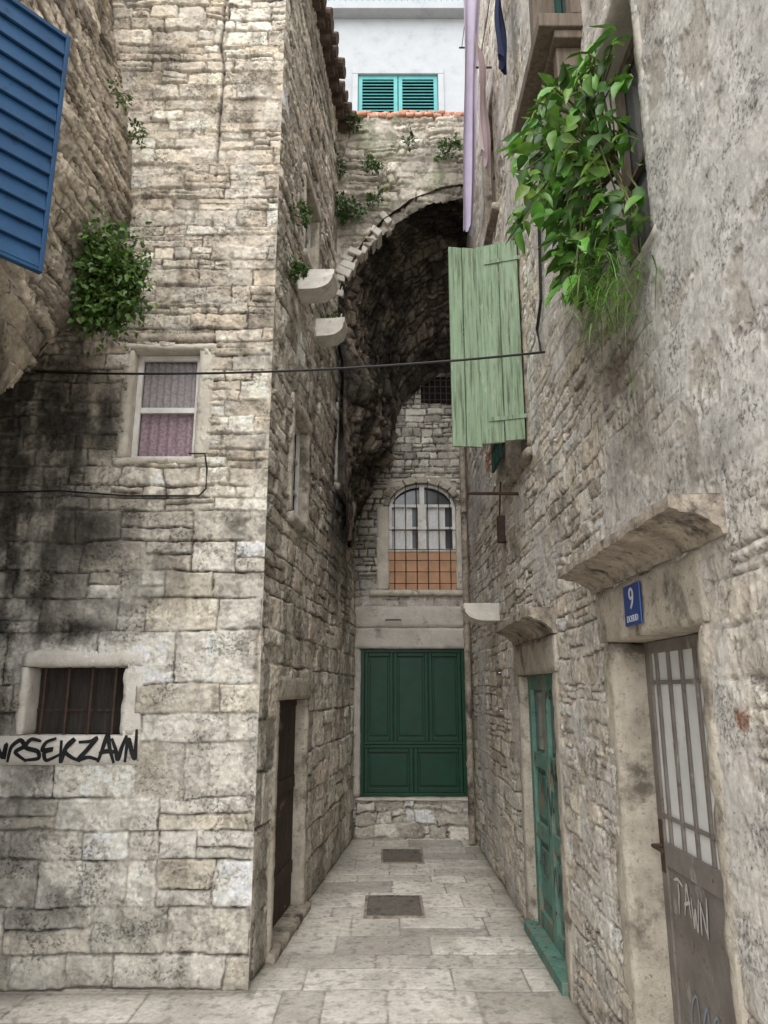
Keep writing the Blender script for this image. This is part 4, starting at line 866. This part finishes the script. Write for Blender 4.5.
# ================================================================== PLANTS
tuft('hanging_plant', 'bushy green plant hanging from the corner beside the rising half arch', at_depth(111, 272, 3.98), (.1, -1, .15), (.19, .15, .25), 3200, .042, (.032, .075, .015), (.125, .215, .044), drop=.22, loose=.26, tipp=.7)
tuft('wall_weed', 'small weed in the rough brown wall, upper of the two at top left', NL.p(4.1, NL.uv(108, 68)[1], -.02), (1, -.3, 0), (.06, .08, .10), 90, .03)
tuft('wall_weed', 'small weed in the rough brown wall, lower of the two at top left', NL.p(4.35, NL.uv(122, 118)[1], .02), (1, -.3, 0), (.06, .08, .10), 80, .03)
for (px, py, r_, n_, lab) in ((346, 216, .22, 520, 'largest weed clump growing on the left end of the broken arch'), (333, 172, .15, 280, 'weed growing beneath the eave beside the broken arch'), (352, 130, .10, 170, 'weed just below the orange brick coping'), (372, 172, .10, 150, 'weed in the middle of the wall above the arch'), (447, 156, .14, 240, 'weed at the right end of the wall above the arch'), (408, 150, .07, 60, 'tiny sparse weed in the centre of the arch wall'), (375, 205, .09, 110, 'small weed right on the broken arch edge')):
    tuft('wall_weed', lab, AR.p(*AR.uv(px, py), .10), (0, -1, .2), (r_, .10, r_*.7), n_, .042)
tuft('wall_weed', 'weed on the alley side of the stone house, upper one beside the high window', LS.p(*LS.uv(289, 215), .06), (1, -.1, 0), (.05, .11, .11), 130, .038)
tuft('wall_weed', 'weed on the alley side of the stone house, left of the upper corbel', LS.p(*LS.uv(287, 270), .06), (1, -.1, 0), (.06, .10, .12), 160, .038)
tuft('wall_weed', 'small weed sprouting on top of the lower corbel', LS.p(LS.uv(316, 335)[0]+.05, LS.uv(322, 340)[1]+.09, .12), (.6, -.5, .6), (.09, .09, .06), 110, .035)
# big plant on the right
poly = [(540, 92), (575, 72), (596, 38), (640, 6), (648, 70), (648, 170), (640, 225), (612, 258), (588, 296), (562, 284), (556, 240), (540, 200), (522, 232), (514, 212), (530, 178), (516, 150), (530, 120)]
def inside(x, y):
    r_ = False; j = len(poly)-1
    for i in range(len(poly)):
        xi, yi = poly[i]; xj, yj = poly[j]
        if (yi > y) != (yj > y) and x < (xj-xi)*(y-yi)/(yj-yi)+xi: r_ = not r_
        j = i
    return r_
T9 = thing('window_plant', 'big leafy green plant spilling from the window high on the right wall', 'plant', (.85, 2.75, 3.4))
V = []; Fs = []; Cs = []; stems = MB(); root = Vector((1.0, 2.72, 3.75)); cnt = 0
while cnt < 720:
    px, py = random.uniform(510, 655), random.uniform(3, 300)
    if not inside(px, py): continue
    a, fw, up = ray(px, py); Yd = random.uniform(2.35, 3.2); x = a/fw*Yd
    if x > .965: continue
    p = Vector((x, Yd, CH+up/fw*Yd)); cnt += 1
    dr = Vector((random.gauss(-.5, .5), random.gauss(-.2, .45), random.gauss(-.6, .5))); nr = Vector((-.5, -.6, .7))+Vector((random.gauss(0, .5), random.gauss(0, .5), random.gauss(0, .45)))
    L = random.uniform(.06, .125); leafgeo(V, Fs, Cs, p, dr, nr, L, L*random.uniform(.40, .56), gcol((.022, .07, .010), (.125, .27, .034)))
    if cnt % 7 == 0:
        mid = (p+root)/2+Vector((-.05, 0, .12)); stems.tube([root.lerp(p, 0), mid, p], .004, 5)
leafmesh('leaves', V, Fs, Cs, T9); stems.build('stem', mStem, T9)
T10 = thing('trailing_fern', 'fine grassy fern trailing below the big leafy plant on the right wall', 'plant', (.9, 2.5, 3.2))
V = []; Fs = []; Cs = []
for i in range(300):
    px, py = random.gauss(612, 17), random.gauss(280, 26); a, fw, up = ray(px, py); Yd = random.uniform(2.2, 2.65)
    x = min(a/fw*Yd, .93); p = Vector((x, Yd, CH+up/fw*Yd)); L = random.uniform(.08, .2); d_ = Vector((random.uniform(-.8, .3), random.uniform(-.7, .6), random.uniform(-.3, .5))).normalized()
    side = d_.cross(Vector((0, 0, 1)))
    if side.length < .1: continue
    side.normalize(); wd_ = random.uniform(.0018, .004); k = len(V); cc = gcol((.05, .115, .016), (.14, .27, .05))
    for j in range(7):
        t = j/6; q = p+d_*L*t*.8-Vector((0, 0, 1))*L*.9*t*t; q.x = min(q.x, .95); wq = wd_*(1-t*.95)
        V += [q-side*wq, q+side*wq]; Cs += [(*cc, 1)]*2
    Fs += [(k+2*j, k+2*j+1, k+2*j+3, k+2*j+2) for j in range(6)]
leafmesh('leaves', V, Fs, Cs, T10)
# ================================================================== LIGHT, WORLD, CAMERA
wd = bpy.data.worlds.new('World'); S.world = wd; wd.use_nodes = True; N = wd.node_tree.nodes; L = wd.node_tree.links.new
sk = N.new('ShaderNodeTexSky'); sk.sky_type = 'NISHITA'; sk.sun_disc = False; sk.sun_elevation = math.radians(58); sk.sun_rotation = math.radians(180)
hs = N.new('ShaderNodeHueSaturation'); hs.inputs['Saturation'].default_value = .15
L(sk.outputs[0], hs.inputs['Color']); L(hs.outputs[0], N['Background'].inputs['Color']); N['Background'].inputs['Strength'].default_value = .48
sl = bpy.data.lights.new('sun', 'SUN'); sl.energy = 3.4; sl.angle = math.radians(65); sl.color = (1, .965, .92)
so = bpy.data.objects.new('sun', sl); COL.objects.link(so); so.rotation_euler = (math.radians(38), 0, math.radians(-20))
cam = bpy.data.cameras.new('camera'); cam.sensor_width = 36; cam.lens = 36*F/1024; cam.clip_start = .05; cam.clip_end = 300
co = bpy.data.objects.new('camera', cam); COL.objects.link(co); co.location = (0, 0, CH); co.rotation_euler = (math.pi/2+TH, 0, 0); S.camera = co
S.view_settings.view_transform = 'Standard'; S.view_settings.look = 'None'; S.view_settings.exposure = 0
